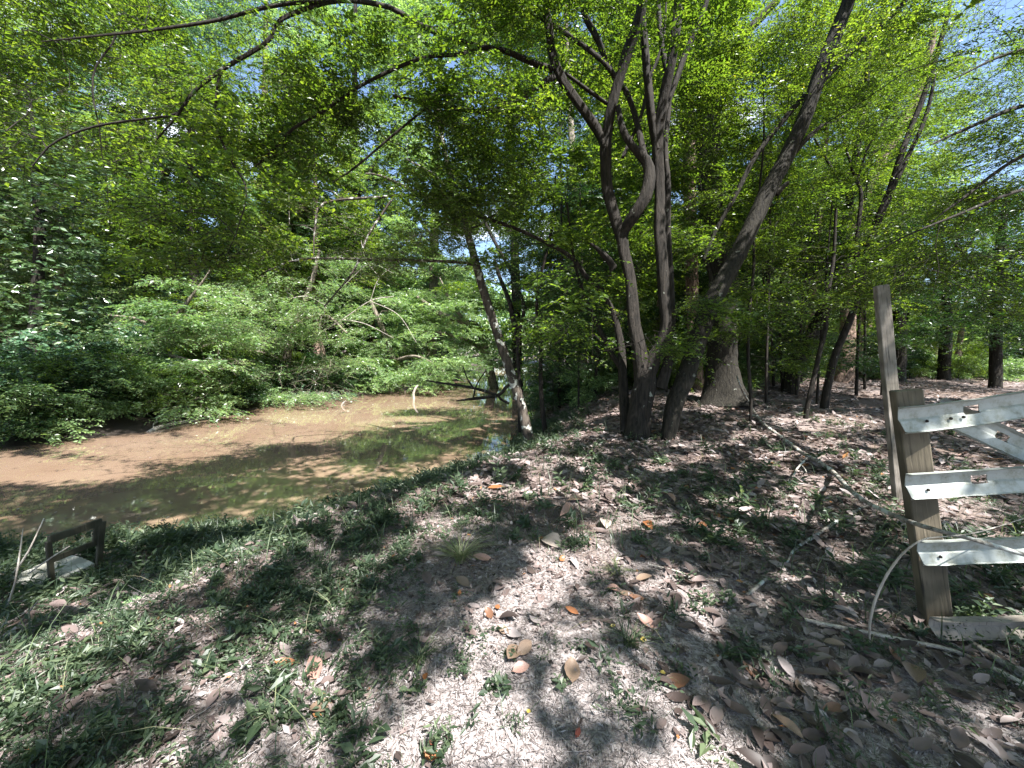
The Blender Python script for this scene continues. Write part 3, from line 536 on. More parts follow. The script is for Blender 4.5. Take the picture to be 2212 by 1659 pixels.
for i, px in enumerate([1208, 1250, 1285, 1440, 1480, 1590, 1655, 1672, 1690, 1730, 1765, 1850, 1868, 1905, 1660, 1720, 1310]):
    d = rng.uniform(11, 15.5); g = U(px, 800, d); _, by, _ = proj(np.array([g[0], g[1], gh(g[0], g[1])])); by = float(by); k = rng.uniform(-40, 70); top = rng.uniform(180, 420); w_ = rng.uniform(4, 7)
    q = [(px, by, d, w_ + 1), (px + k * .15, by - 120, d, w_), (px + k * .35 + rng.uniform(-8, 8), (by + top) / 2, d, w_ * .8), (px + k, top, d, w_ * .4)]
    px_tree('sapling', 'thin dark sapling in the shaded thicket around and behind the big trunks', None, q, [], [(px - 70, top, px + 90, 560, d - .8, d + 1.2, 9), (px - 60, 540, px + 70, by - 50, d - .8, d + 1, 8)], L=.07, leaf='deep' if i % 2 else 'hornbeam', ntw=20, nside=6, group='thin saplings in the shaded thicket', pad=(.4, .8), thr=.9, rough=.2)

for lb, x0, d, sgn, lf_ in [('dark leafy tree at the right edge of the picture behind the gate', 2150, 16, 1, 'deep'), ('broad green tree filling the woods between the tall post and the right edge', 2040, 20, -1, 'hornbeam'), ('tree just outside the right edge reaching in over the gate', 2330, 14, 1, 'deep')]:
    g = U(x0, 780, d); by = float(proj(np.array([g[0], g[1], gh(g[0], g[1])]))[1])
    px_tree('woodland_edge_tree', lb, None, [(x0, by, d, 22), (x0 + 4, 640, d, 17), (x0 + 14 * sgn, 500, d, 13), (x0 + 30 * sgn, 400, d, 8)], [[(x0 + 4, 640, d, 9), (x0 - 60, 560, d - .5, 6), (x0 - 110, 500, d - 1, 3)], [(x0 + 8, 590, d, 8), (x0 + 60, 520, d - .4, 5), (x0 + 90, 470, d - .6, 2)]],
            [(x0 - 150, 400, x0 + 150, 560, d - 2, d + 2, 30), (x0 - 160, 550, x0 + 150, 735, d - 2, d + 1.5, 34)], L=.0058 * d, leaf=lf_, bark='moss', ntw=22, nside=9, pad=(.6, 1.2), thr=.9)

# trees and bushes of the far bank, leaning out over the water
def bank_tree(name, label, trunk, limbs, regions, **k):
    a = dict(leaf='bank', bark='pale', L=.10, wr=.5, ntw=24, nlf=11, pad=(.4, .95), tl=(.35, .75), droop=.22, flat=.07, thr=.9); a.update(k)
    return px_tree(name, label, None, trunk, limbs, regions, **a)
bank_tree('bank_tree', 'arching far-bank tree whose bright sprays hang lowest over the muddy water', [(255, 880, 14.2, 26), (280, 795, 14, 20), (315, 760, 14, 18), (351, 727, 13.8, 14), (400, 660, 13.6, 8), (450, 590, 13.4, 3), (470, 540, 13.4, 1)],
    [[(300, 770, 14, 10), (380, 770, 13.4, 7), (460, 800, 13, 4)], [(351, 727, 13.8, 8), (300, 690, 13.5, 6), (230, 680, 13.2, 3)]],
    [(280, 760, 480, 860, 12.6, 13.8, 17), (200, 680, 420, 760, 12.8, 14.2, 14), (320, 600, 560, 740, 12.8, 14.5, 20), (330, 850, 450, 878, 12.4, 13, 5)])
bank_tree('bank_tree', 'bushy yellow-green far-bank tree with bare grey twigs showing above the river bend', [(640, 850, 19.5, 22), (620, 780, 19, 18), (640, 700, 18.6, 14), (670, 620, 18.3, 10), (690, 540, 18, 6)],
    [[(625, 790, 19, 10), (560, 760, 18, 7), (490, 770, 17.2, 4)], [(640, 700, 18.6, 9), (700, 680, 18, 7), (750, 720, 17.6, 4)]],
    [(470, 700, 760, 845, 15.5, 18.5, 40), (480, 560, 760, 720, 15.5, 19, 40), (560, 790, 740, 860, 16, 17.8, 14)], L=.095, pad=(.6, 1.2))
bank_tree('bank_tree', 'far-bank tree with flat yellow-green sprays reaching over the bend at the shadowed gap', [(870, 840, 25, 18), (850, 780, 24.5, 14), (830, 720, 24, 12), (800, 650, 23.6, 8)],
    [[(850, 780, 24.5, 8), (900, 770, 23, 6), (960, 800, 22, 4)], [(850, 790, 24.5, 8), (800, 790, 23, 6), (770, 805, 22.4, 4)]],
    [(780, 770, 1010, 835, 21, 24, 26), (760, 620, 1020, 760, 21.5, 26, 44)], L=.12, pad=(.8, 1.4), ntw=24)
bank_tree('bank_tree', 'dark leaning far-bank trunk slanting up to the left over the river bend', [(1072, 800, 27, 20), (1038, 721, 26, 16), (1000, 695, 25.5, 14), (951, 677, 25, 11), (900, 640, 24.4, 6)],
    [[(1060, 780, 27, 9), (1020, 740, 26, 8), (960, 720, 25.5, 6), (900, 715, 25, 3)], [(1010, 700, 25.6, 8), (975, 655, 25, 6), (950, 600, 24.8, 3)]],
    [(900, 560, 1100, 700, 24, 27, 26), (980, 720, 1120, 790, 24, 27, 14), (960, 760, 1200, 812, 28, 33, 26)], L=.12, pad=(.8, 1.4), ntw=24)
bank_tree('magnolia_tree', 'glossy large-leaved magnolia at the far left with whitish sunlit leaf clusters', [(60, 900, 13.5, 24), (70, 780, 13.4, 22), (80, 640, 13.3, 20), (85, 480, 13.2, 18), (70, 300, 13, 12), (60, 180, 12.8, 8)], [],
    [(-120, 240, 180, 450, 11.8, 14, 38), (-60, 440, 200, 720, 12, 14, 30)], leaf='magnolia', bark='moss', L=.19, wr=.42, ntw=12, nlf=9, tl=(.15, .3), droop=.1, flat=.5, pad=(.5, .9), thr=.95)
bank_tree('bank_bush', 'blue-green broad-leaved bush drooping to the water at the left edge of the far bank', [(40, 930, 12.6, 10), (50, 860, 12.5, 8), (60, 790, 12.3, 6)], [[(50, 860, 12.4, 5), (90, 850, 12, 4), (120, 880, 11.8, 2)]],
    [(-80, 720, 180, 880, 11.5, 13, 28), (20, 860, 130, 905, 11.5, 12.2, 8), (-120, 850, 20, 930, 11, 12.5, 14), (100, 860, 260, 915, 11.8, 12.8, 12)], leaf='cool', L=.12, wr=.7, ntw=16, nlf=8, tl=(.25, .5), droop=.5, flat=.3, pad=(.4, .8))
bank_tree('bank_bush', 'shaded blue-green bush on the far bank between the left edge and the low sprays', [(200, 900, 14.2, 10), (205, 840, 14.1, 8), (210, 780, 14, 6)], [],
    [(130, 700, 300, 840, 13, 14.5, 26), (240, 820, 330, 880, 13, 13.8, 7)], leaf='cool', L=.11, wr=.65, ntw=16, nlf=9, tl=(.25, .5), droop=.4, flat=.3, pad=(.4, .8))
bank_tree('bank_bush', 'grey-green twiggy bush trailing into the water beyond the pale floating branch', [(560, 872, 18.6, 8), (570, 840, 18.4, 7), (590, 810, 18.2, 5)], [],
    [(530, 770, 730, 850, 16.8, 18.6, 22)], leaf='cool', L=.08, ntw=12, droop=.6, flat=.3, pad=(.3, .8))
# tall trees at the back of the far bank
hb = [(130, 560, 19, 'tall leafy tree on the far bank directly behind the magnolia'), (330, 540, 20, 'tall leafy far-bank tree rising behind the low arching sprays'),
      (560, 520, 24, 'tall yellow-green tree above the river bend behind the twiggy tree'), (760, 470, 27, 'tall leafy tree centred over the river bend, seen past the horizontal boughs'),
      (930, 480, 30, 'tall pale green tree at the river end, left of the leaning pale-spotted tree'), (1120, 520, 26, 'leafy tree filling the gap between the leaning pale-spotted tree and the many-stemmed one'), (1260, 430, 24, 'leafy tree seen between the stems of the many-stemmed hornbeam')]
for i, (px, py, d, lb) in enumerate(hb):
    b = U(px, 800, d); g = gh(b[0], b[1]); _, by, _ = proj(np.array([b[0], b[1], g])); dx = rng.uniform(-30, 30)
    w = 150
    bank_tree('tall_tree', lb, [(px, float(by), d, 22), (px + dx * .3, 650, d, 20), (px + dx * .6, 450, d, 17), (px + dx, 250, d, 13), (px + dx * 1.3, 60, d, 9), (px + dx * 1.4, -100, d, 5)], [[(px + dx * .5, 520, d, 8), (px - 60, 420, d - .6, 6), (px - 110, 350, d - 1, 3)], [(px + dx * .6, 450, d, 8), (px + 60, 330, d - .6, 6), (px + 100, 260, d - 1, 3)]],
              [(px - w, -120, px + w, 330, d - 2.5, d + 2.5, 72), (px - w * 1.1, 320, px + w * 1.1, 560, d - 3, d + 2.5, 44), (px - w, 540, px + w, 760, d - 2.5, d + 2, 34)], L=.0066 * d, wr=.5, ntw=20, nlf=12, pad=(.7, 1.5), tl=(.5, 1.1), flat=.1, leaf=['bank', 'cool', 'bank', 'bank', 'bank', 'hornbeam', 'deep'][i], thr=.8, bark=['pale', 'grey'][i % 2])

# ------------------------------------------------------------------ woods behind: a few kinds, copied
def proto_tree(kind, Hh_, cr, leaf, bark, L, npads, low, lean=0.):
    root = bpy.data.objects.new(kind, None); col.objects.link(root)
    mb = MB(); n = 6; zz = np.linspace(-.25, Hh_ * .96, n); P = np.stack([np.cumsum(rng.normal(0, .12, n)) + lean * zz, np.cumsum(rng.normal(0, .12, n)), zz], -1)
    R = np.linspace(.017 * Hh_ + .03, .02, n); R[0] *= 1.5; mb.tube(P, R, 9, .1, flute=.04); mb.build('trunk', BK[bark], root)
    z = low + (Hh_ - low) * rng.random(npads) ** .85; u = (z - low) / (Hh_ - low)
    r = cr * np.sqrt(rng.random(npads)) * (1 - .75 * u ** 2.2) * (.5 + .5 * np.minimum(1, u * 5)); th = rng.random(npads) * 6.283
    cx = np.interp(z, zz, P[:, 0]); cy = np.interp(z, zz, P[:, 1])
    C = np.stack([cx + r * np.cos(th), cy + r * np.sin(th), z], -1); rr = rng.uniform(.5, 1.0, npads) * cr * .32
    wb = MB(); lf = MB(); o = attach(wb, C, rr, densify([(P, R)]), .018)
    sprays(lf, wb, C, rr, o, 20, 11, L, .5, cull=False, droop=.3, flat=.22, tl=(.4, .9), wood=.006)
    wb.build('thin_branches', BK[bark], root); lf.build('crown', LF[leaf], root)
    return root
def copy_thing(root, loc, rz, s):
    r = root.copy(); col.objects.link(r); r.location = loc; r.rotation_euler = (0, 0, rz); r.scale = (s, s, s)
    for ch in list(root.children):
        c = ch.copy(); col.objects.link(c); c.parent = r
    return r
kinds = [proto_tree('woodland_tree', 12., 3.0, 'bank', 'pale', .13, 85, 1.2), proto_tree('woodland_tree', 14., 3.2, 'hornbeam', 'grey', .13, 90, 2.2, .04),
         proto_tree('woodland_tree', 10., 2.8, 'deep', 'moss', .13, 85, .8), proto_tree('woodland_tree', 16., 3.2, 'hornbeam', 'pine', .14, 80, 4.5)]
used = [False] * 4; placed = []
def plant(x, y, k, s, label, group, cat='tree'):
    z = gh(x, y); r0 = kinds[k]; rz = rng.random() * 6.28
    if not used[k]:
        used[k] = True; r = r0; r.location = (x, y, z); r.rotation_euler = (0, 0, rz); r.scale = (s, s, s)
    else: r = copy_thing(r0, (x, y, z), rz, s)
    tag(r, label, cat, group); placed.append((x, y)); return r
kn = ['pale-barked leafy', 'tall grey-barked leafy', 'dark-leaved low-branched', 'tall high-crowned pine-barked']
def try_plant(x, y, k, s, where, group, sep=2.3):
    if any((x - a) ** 2 + (y - b) ** 2 < sep ** 2 for a, b in placed): return
    plant(x, y, k, s, kn[k] + ' tree ' + where, group + ', ' + kn[k])
for i in range(330):                                       # far bank
    x, y = rng.uniform(-62, 4), rng.uniform(11, 62)
    dn, df, ins = shore([x], [y])
    if ins[0] or df[0] > dn[0] or df[0] < 4.2: continue
    px, py, d = proj(np.array([x, y, 3.])); 
    if px < -900 or px > 1500: continue
    try_plant(x, y, int(rng.integers(0, 4)), rng.uniform(.8, 1.25), 'in the dense woods across the river', 'trees in the woods across the river', 3.0)
for i in range(420):                                       # near bank
    x, y = rng.uniform(-2, 62), rng.uniform(13, 60)
    dn, df, ins = shore([x], [y])
    if ins[0] or df[0] < dn[0] or dn[0] < 1.5: continue
    px, py, d = proj(np.array([x, y, 1.]))
    if px > 3100 or px < 1000: continue
    if d < 15.5 + 5.5 * float(sst(1650, 1800, px)): continue
    if px > 1960 and d < 40 and rng.random() < .5: continue
    s = rng.uniform(.75, 1.15) if px < 1900 else rng.uniform(.42, .6)
    try_plant(x, y, int(rng.integers(0, 4)), s, 'in the woods behind the clearing', 'trees in the woods behind the clearing', 2.6)

# bushes round the clearing
def proto_bush(leaf, L):
    root = bpy.data.objects.new('bush', None); col.objects.link(root); n = 16
    th = rng.random(n) * 6.28; r = np.sqrt(rng.random(n)) * .8; C = np.stack([r * np.cos(th), r * np.sin(th), rng.uniform(.25, 1.7, n)], -1)
    wb = MB(); lf = MB(); P0 = np.array([[0, 0, -.1], [.03, 0, .4], [.05, .05, 1.2]]); R0 = np.array([.025, .02, .01])
    wb.tube(P0, R0, 6); o = attach(wb, C, .4, densify([(P0, R0)]), .008)
    sprays(lf, wb, C, .42, o, 18, 10, L, .5, cull=False, droop=.25, flat=.2, tl=(.25, .5)); wb.build('stems', BK['grey'], root); lf.build('crown', LF[leaf], root); return root
bp = [proto_bush('hornbeam', .07), proto_bush('deep', .08), proto_bush('bank', .07)]; bused = [0, 0, 0]
bn = ['yellow-green', 'dark green', 'light green']
spots = [(px, d) for px in range(1190, 2260, 17) for d in (0,)]
for j, (px, _) in enumerate(spots):
    k0 = None; d = (14.5 if px < 1600 else 16 + 5 * float(sst(1620, 1800, px))) + rng.uniform(-1.2, 2.2); p = U(px + rng.uniform(-12, 12), 780, d); k = int(rng.integers(0, 3))
    dn, df, ins = shore([p[0]], [p[1]])
    if ins[0] or dn[0] < .4: continue
    s = rng.uniform(.55, 1.15); loc = (p[0], p[1], gh(p[0], p[1])); rz = rng.random() * 6.28
    if not bused[k]: r = bp[k]; bused[k] = 1; r.location = loc; r.rotation_euler = (0, 0, rz); r.scale = (s, s, s)
    else: r = copy_thing(bp[k], loc, rz, s)
    tag(r, bn[k] + ' bush in the undergrowth behind the clearing and trunks', 'bush', bn[k] + ' bushes edging the clearing')
# bushes on the foot of the far bank
for j in range(54):
    i = rng.integers(3, len(far) - 3); q = far[i] + (far[i + 1] - far[i]) * rng.random(); nrm = np.array([-(far[i + 1] - far[i])[1], (far[i + 1] - far[i])[0]]); nrm /= np.linalg.norm(nrm)
    q = q + nrm * rng.uniform(.35, 2.6); k = int(rng.integers(0, 3)); s = rng.uniform(.7, 1.3)
    loc = (q[0], q[1], gh(q[0], q[1])); r = copy_thing(bp[k], loc, rng.random() * 6.28, s); tag(r, bn[k] + ' bush at the foot of the far riverbank', 'bush', bn[k] + ' bushes on the far riverbank')
for k in range(3):
    if not bused[k]: bp[k].location = (14, 24, gh(14, 24)); tag(bp[k], bn[k] + ' bush in the undergrowth behind the clearing and trunks', 'bush', bn[k] + ' bushes edging the clearing')

# far wood seen as one mass beyond the nearer trees
lf = MB(); N = 60000; a = rng.uniform(-1.15, 1.15, N); rr = rng.uniform(58, 76, N); x = np.sin(a) * rr; y = np.cos(a) * rr; zt = 15 * (.55 + .6 * vnoise(a * 30, a * 0, 1., 4)) * (1 - .55 * sst(.62, .85, a)); z = rng.random(N) ** .8 * zt
P = np.stack([x, y, z], -1); Dd = rng.normal(0, 1, (N, 3)); Nn = rng.normal(0, .7, (N, 3)) + [0, 0, 1]
lf.leaves(P, Dd, Nn, rng.uniform(.5, 1.1, N), rng.uniform(.3, .6, N), rng.random(N))
tag(lf.build('distant_forest', LF['bank']), 'far-off mass of green forest closing the view', 'forest', None, 'stuff')

# ------------------------------------------------------------------ canopy over and behind the photographer (unseen, out of the frame; crowns shaped by leaf culling to set the dappled shade)
for q, (bx, by, x0, x1, y0, y1, lb) in enumerate([(-5.5, -5.0, -10, -3, -6, 8, 'unseen tree behind the photographer at the river edge, crown shaped to shade the water'), (1.5, -6.5, -4, 5.5, -6.5, 8, 'unseen tree behind the photographer, crown shaped to shade the sandy path'), (9.5, -3.0, 4.5, 17, -6, 11, 'unseen tree right of the gate, crown shaped to shade the clearing')]):
    n = int((x1 - x0) * (y1 - y0) * 2.6); C = np.stack([rng.uniform(x0, x1, n), rng.uniform(y0, y1, n), rng.uniform(6.2, 9.5, n)], -1)
    px, py, d = proj(C); vis = (d > 0) & (py > -150) & (px > -150) & (px < W_ + 150); C = C[~vis]
    t = thing('unseen_canopy_tree', lb, 'tree', (bx, by, gh(bx, by)), None)
    mb = MB(); z0 = gh(bx, by) - .1; mb.tube([(bx, by, z0), (bx + .1, by, 3), (bx + .2, by + .4, 6.5), (bx, by + .8, 9)], [.3, .24, .2, .1], 12, .1, flute=.06); mb.build('trunk', BK['grey'], t)
    lf = MB(); o = rng.normal(0, 1, C.shape); sprays(lf, None, C, .75, o, 11, 9, .15, .6, droop=.1, flat=.25, tl=(.3, .6), thr=.655, keep=.0, cull='canopy'); lf.build('crown', LF['hornbeam'], t)

# ------------------------------------------------------------------ leaf litter, twigs, grass, weeds
def scatter(n, r0, r1, p, amax=1.02):
    a = rng.uniform(-amax, amax, n); r = r0 + (r1 - r0) * rng.random(n) ** p
    x = np.sin(a) * r; y = np.cos(a) * r; h, dn, df, ins = hgt(x, y, True)
    ok = (~ins) & (dn < df); return x[ok], y[ok], h[ok], dn[ok]
bare = lambda x, y: np.exp(-(((x - .15) / 1.5) ** 2 + ((y - .9) / 1.5) ** 2))
def flat_leaves(mb, n, r0, r1, p, Lr, wr, tilt, lift, dens=None, f8=False, rmax=1., rmin=0., curl=(.05, .3)):
    x, y, h, dn = scatter(n, r0, r1, p); keep = dn > .25
    if dens is not None: keep &= rng.random(len(x)) < dens(x, y, dn)
    x, y, h = x[keep], y[keep], h[keep]; N = len(x); a = rng.random(N) * 6.283
    D_ = np.stack([np.cos(a), np.sin(a), rng.normal(0, tilt, N)], -1); Nn = np.stack([rng.normal(0, tilt, N), rng.normal(0, tilt, N), np.ones(N)], -1)
    L = rng.uniform(*Lr, N); P = np.stack([x, y, h + rng.random(N) * lift + .004], -1); rnd = rmin + (rmax - rmin) * rng.random(N)
    if f8: mb.leaves8(P, D_, Nn, L, L * wr * rng.uniform(.8, 1.2, N), rnd, curl=rng.uniform(curl[0], curl[1], N) * np.where(rng.random(N) < .5, 1, -1) * .5, fold=.18)
    else: mb.leaves(P, D_, Nn, L, L * wr * rng.uniform(.7, 1.3, N), rnd, fold=.12)
mb = MB(); rich = lambda x, y, dn: np.clip(1 - 1.25 * bare(x, y), .02, 1) * (.45 + .55 * (vnoise(x, y, .7, 8) > .35))
flat_leaves(mb, 34000, .9, 9, 1.15, (.022, .06), .42, .38, .02, rich)
flat_leaves(mb, 1500, 1.2, 6, 1.1, (.07, .12), .45, .22, .02, rich, True, .955)
flat_leaves(mb, 5200, 1.6, 7, 1.0, (.07, .13), .42, .25, .02, lambda x, y, dn: np.clip(sst(.3, 1.4, x) * .8, 0, 1), True, .84)
flat_leaves(mb, 22000, 4, 22, 1.1, (.08, .17), .42, .25, .03, rich, True, .99)
flat_leaves(mb, 26000, 7, 34, 1.2, (.09, .2), .5, .3, .03)
tag(mb.build('leaf_litter', LF['litter']), 'grey-brown layer of fallen leaves over the forest floor', 'leaf litter', None, 'stuff')
mb = MB(); flat_leaves(mb, 150000, .75, 6, 1.25, (.008, .034), .17, .4, .008, lambda x, y, dn: np.clip(1.1 - .5 * bare(x, y), .1, 1))
x, y, h, dn = scatter(34000, .8, 9, 1.15); a = rng.random(len(x)) * 6.28; l = rng.uniform(.02, .09, len(x)) * (1 + 1.5 * (rng.random(len(x)) < .06)); A = np.stack([x, y, h + .006], -1); B = A + np.stack([np.cos(a) * l, np.sin(a) * l, rng.normal(0, .1, len(x)) * l + .002], -1)
mb.sticks(A, B, rng.uniform(.0008, .002, len(x)), .0007, rng.random(len(x)))
tag(mb.build('twig_debris', LF['chips']), 'fine broken twigs and leaf crumbs on the sandy soil', 'debris', None, 'stuff')

def green(x, y, dn):
    px, py, d = proj(np.stack([x, y, np.zeros_like(x)], -1))
    g = .06 + .8 * sst(2.0, .5, dn) + .42 * sst(-.2, -1.3, x) * (y < 6) + .09 * (vnoise(x, y, .8, 21) > .6) + .12 * sst(.8, 2.2, x) * (vnoise(x, y, .5, 22) > .45) * (y < 5)
    return np.clip(g * (.35 + .9 * sst(.4, .7, vnoise(x, y, .45, 9) * .6 + vnoise(x, y, .16, 19) * .4)) * (1 - .93 * bare(x, y)) * (np.hypot(x + 5.0, y - 4.1) > .9), 0, 1)
def seedlings(mb, wb, n, r0, r1, p, L, wr, nlf, tl, ntw, dens, elev=.95):
    x, y, h, dn = scatter(n, r0, r1, p); k = rng.random(len(x)) < dens(x, y, dn); x, y, h = x[k], y[k], h[k]
    C = np.stack([x, y, h], -1); sprays(mb, wb, C, .03, rng.normal(0, 1, C.shape), ntw, nlf, L, wr, flat=.0, droop=0, jit=.3, tl=tl, cull=False, wood=.0012, elev=elev)
mb = MB(); seedlings(mb, mb, 4600, .9, 5.5, 1.2, .045, .25, 6, (.07, .18), 2, green)
seedlings(mb, mb, 2400, 1.0, 7, 1.2, .04, .55, 6, (.06, .14), 3, green)
seedlings(mb, mb, 7500, 3.5, 14, 1.2, .07, .36, 7, (.12, .3), 3, lambda x, y, dn: np.clip(.9 * sst(2.4, .5, dn) + .05, 0, 1))
seedlings(mb, mb, 420, 1.2, 8, 1.2, .065, .36, 5, (.10, .22), 2, green, .75); seedlings(mb, mb, 5000, 1.0, 7, 1.2, .022, .5, 9, (.08, .2), 3, green, .5)
tag(mb.build('weeds', LF['weed']), 'low green seedlings and broadleaf weeds along the riverbank', 'weeds', None, 'stuff')
def blades(mb, x, y, h, Lr, w, rnd, lean=.55):
    N = len(x); a = rng.random(N) * 6.28; L = rng.uniform(*Lr, N); ln = np.abs(rng.normal(lean, .25, N)); o = np.stack([np.cos(a), np.sin(a), 0 * a], -1); s = np.stack([-np.sin(a), np.cos(a), 0 * a], -1)
    B = np.stack([x, y, h - .005], -1); w = w * rng.uniform(.7, 1.3, N)
    pts = []
    for t, ww in ((0, .8), (.35, 1), (.7, .75), (1, .05)):
        c = B + o * (L * ln * t ** 1.8)[:, None] + np.array([0, 0, 1.]) * (L * (t - .35 * ln * t ** 2.5))[:, None]; pts += [c - s * (w * ww / 2)[:, None], c + s * (w * ww / 2)[:, None]]
    V = np.stack(pts, 1); Q = np.arange(N)[:, None, None] * 8 + np.array([[0, 1, 3, 2], [2, 3, 5, 4], [4, 5, 7, 6]])[None]
    mb.add(V.reshape(-1, 3), Q.reshape(-1, 4), np.repeat(rnd, 3), 0, True)
mb = MB(); x, y, h, dn = scatter(90000, .85, 6.5, 1.2); k = rng.random(len(x)) < green(x, y, dn) * .6; x, y, h = x[k], y[k], h[k]
blades(mb, x, y, h, (.03, .13), .003, rng.random(len(x)))
x, y, h, dn = scatter(60000, 3, 13, 1.1); k = rng.random(len(x)) < (.85 * sst(2.4, .4, dn) + .04); x, y, h = x[k], y[k], h[k]; blades(mb, x, y, h, (.08, .32), .006, rng.random(len(x)))
tag(mb.build('grass', LF['weed']), 'thin green grass blades growing through the leaf litter', 'grass', None, 'stuff')
mb = MB(); x, y, h, dn = scatter(5000, 1.2, 7, 1.2); k = rng.random(len(x)) < green(x, y, dn) * .6; x, y, h = x[k], y[k], h[k]; blades(mb, x, y, h, (.08, .28), .0028, rng.random(len(x)), .8)
tag(mb.build('dry_grass', LF['straw']), 'thin pale dry stalks among the weeds', 'dry grass', None, 'stuff')

# small leaves drifting on the river
mb = MB(); n = 420; px = rng.uniform(-50, 1150, n); py = rng.uniform(850, 1130, n); G = np.array([GZ(a_, b_, WZ + .006) for a_, b_ in zip(px, py)]); ok = inside(G[:, :2]) & (vnoise(G[:, 0], G[:, 1], 1.3, 41) > .45); G = G[ok]; n = len(G)
mb.leaves(G, np.c_[rng.normal(0, 1, (n, 2)), np.zeros(n)], np.c_[rng.normal(0, .1, (n, 2)), np.ones(n)], rng.uniform(.03, .08, n), rng.uniform(.02, .04, n), rng.random(n) * .95, fold=.06)
tag(mb.build('floating_leaves', LF['litter']), 'scattered small leaves drifting on the muddy river', 'leaves', None, 'stuff')

# prominent plants
for px, py, s, nb, mt, lb in [(995, 1215, .24, 130, 'straw', 'spiky tuft of striped green and straw-coloured grass at the lit edge of the bank'), (905, 1430, .15, 60, 'weed', 'loose grass tuft beside the big sunlit patch of sand'), (1360, 1395, .13, 60, 'weed', 'fine grass tuft just right of two yellow leaf specks'), (1330, 1240, .12, 50, 'straw', 'small grass tuft in the leaf litter below the many-stemmed tree')]:
    g = ground_at(px, py); mb = MB(); n = nb; a = rng.random(n) * 6.28; r = rng.random(n) * .03; blades(mb, g[0] + np.cos(a) * r, g[1] + np.sin(a) * r, np.full(n, g[2]), (s * .6, s * 1.25), .0045, rng.random(n), 1.15)
    tag(mb.build('grass_tuft', [LF[mt]]), lb, 'grass tuft')
for px, py, s, nl, w, lb in [(838, 1420, .13, 9, .5, 'lobed green vine sprig spread flat left of the sunlit sand'), (600, 1560, .16, 6, .34, 'tall seedling with big pointed bright leaves in the sunlit patch at lower left'), (1215, 1490, .05, 9, .75, 'small round-leaved rosette below the big tan oval leaf'), (1108, 1425, .06, 6, .6, 'little serrated sprig shading two tan leaves'),
                             (1260, 1410, .06, 12, .6, 'low round-leaved seedling right of the sunlit strip'), (760, 1640, .10, 12, .5, 'pale green leafy clump at the bottom edge left of the bright sand'), (1420, 1600, .13, 8, .25, 'clump of long narrow grass-like leaves at the bottom right of centre'), (1010, 1548, .06, 5, .3, 'tiny sprout with two arching leaves on the bright sand'),
                             (1700, 1340, .12, 10, .28, 'shaded narrow-leaved clump left of the bent grey stick'), (1560, 1600, .12, 10, .3, 'dark green weed clump at the bottom edge under the right litter'), (1150, 1140, .12, 10, .5, 'bright leafy weed in front of the mossy hump'), (1770, 1020, .09, 8, .4, 'small fresh weed under the lichened branch')]:
    g = ground_at(px, py); mb = MB(); C = g[None].copy(); C[0, 2] += .0; sprays(mb, mb, C, .03, rng.normal(0, 1, (1, 3)), max(3, nl // 2), 5, s * .55, w, flat=0, droop=0, jit=.25, tl=(s * .8, s * 1.4), cull=False, wood=.0015, elev=.6)
    tag(mb.build('weed_plant', [LF['weed']]), lb, 'weed')

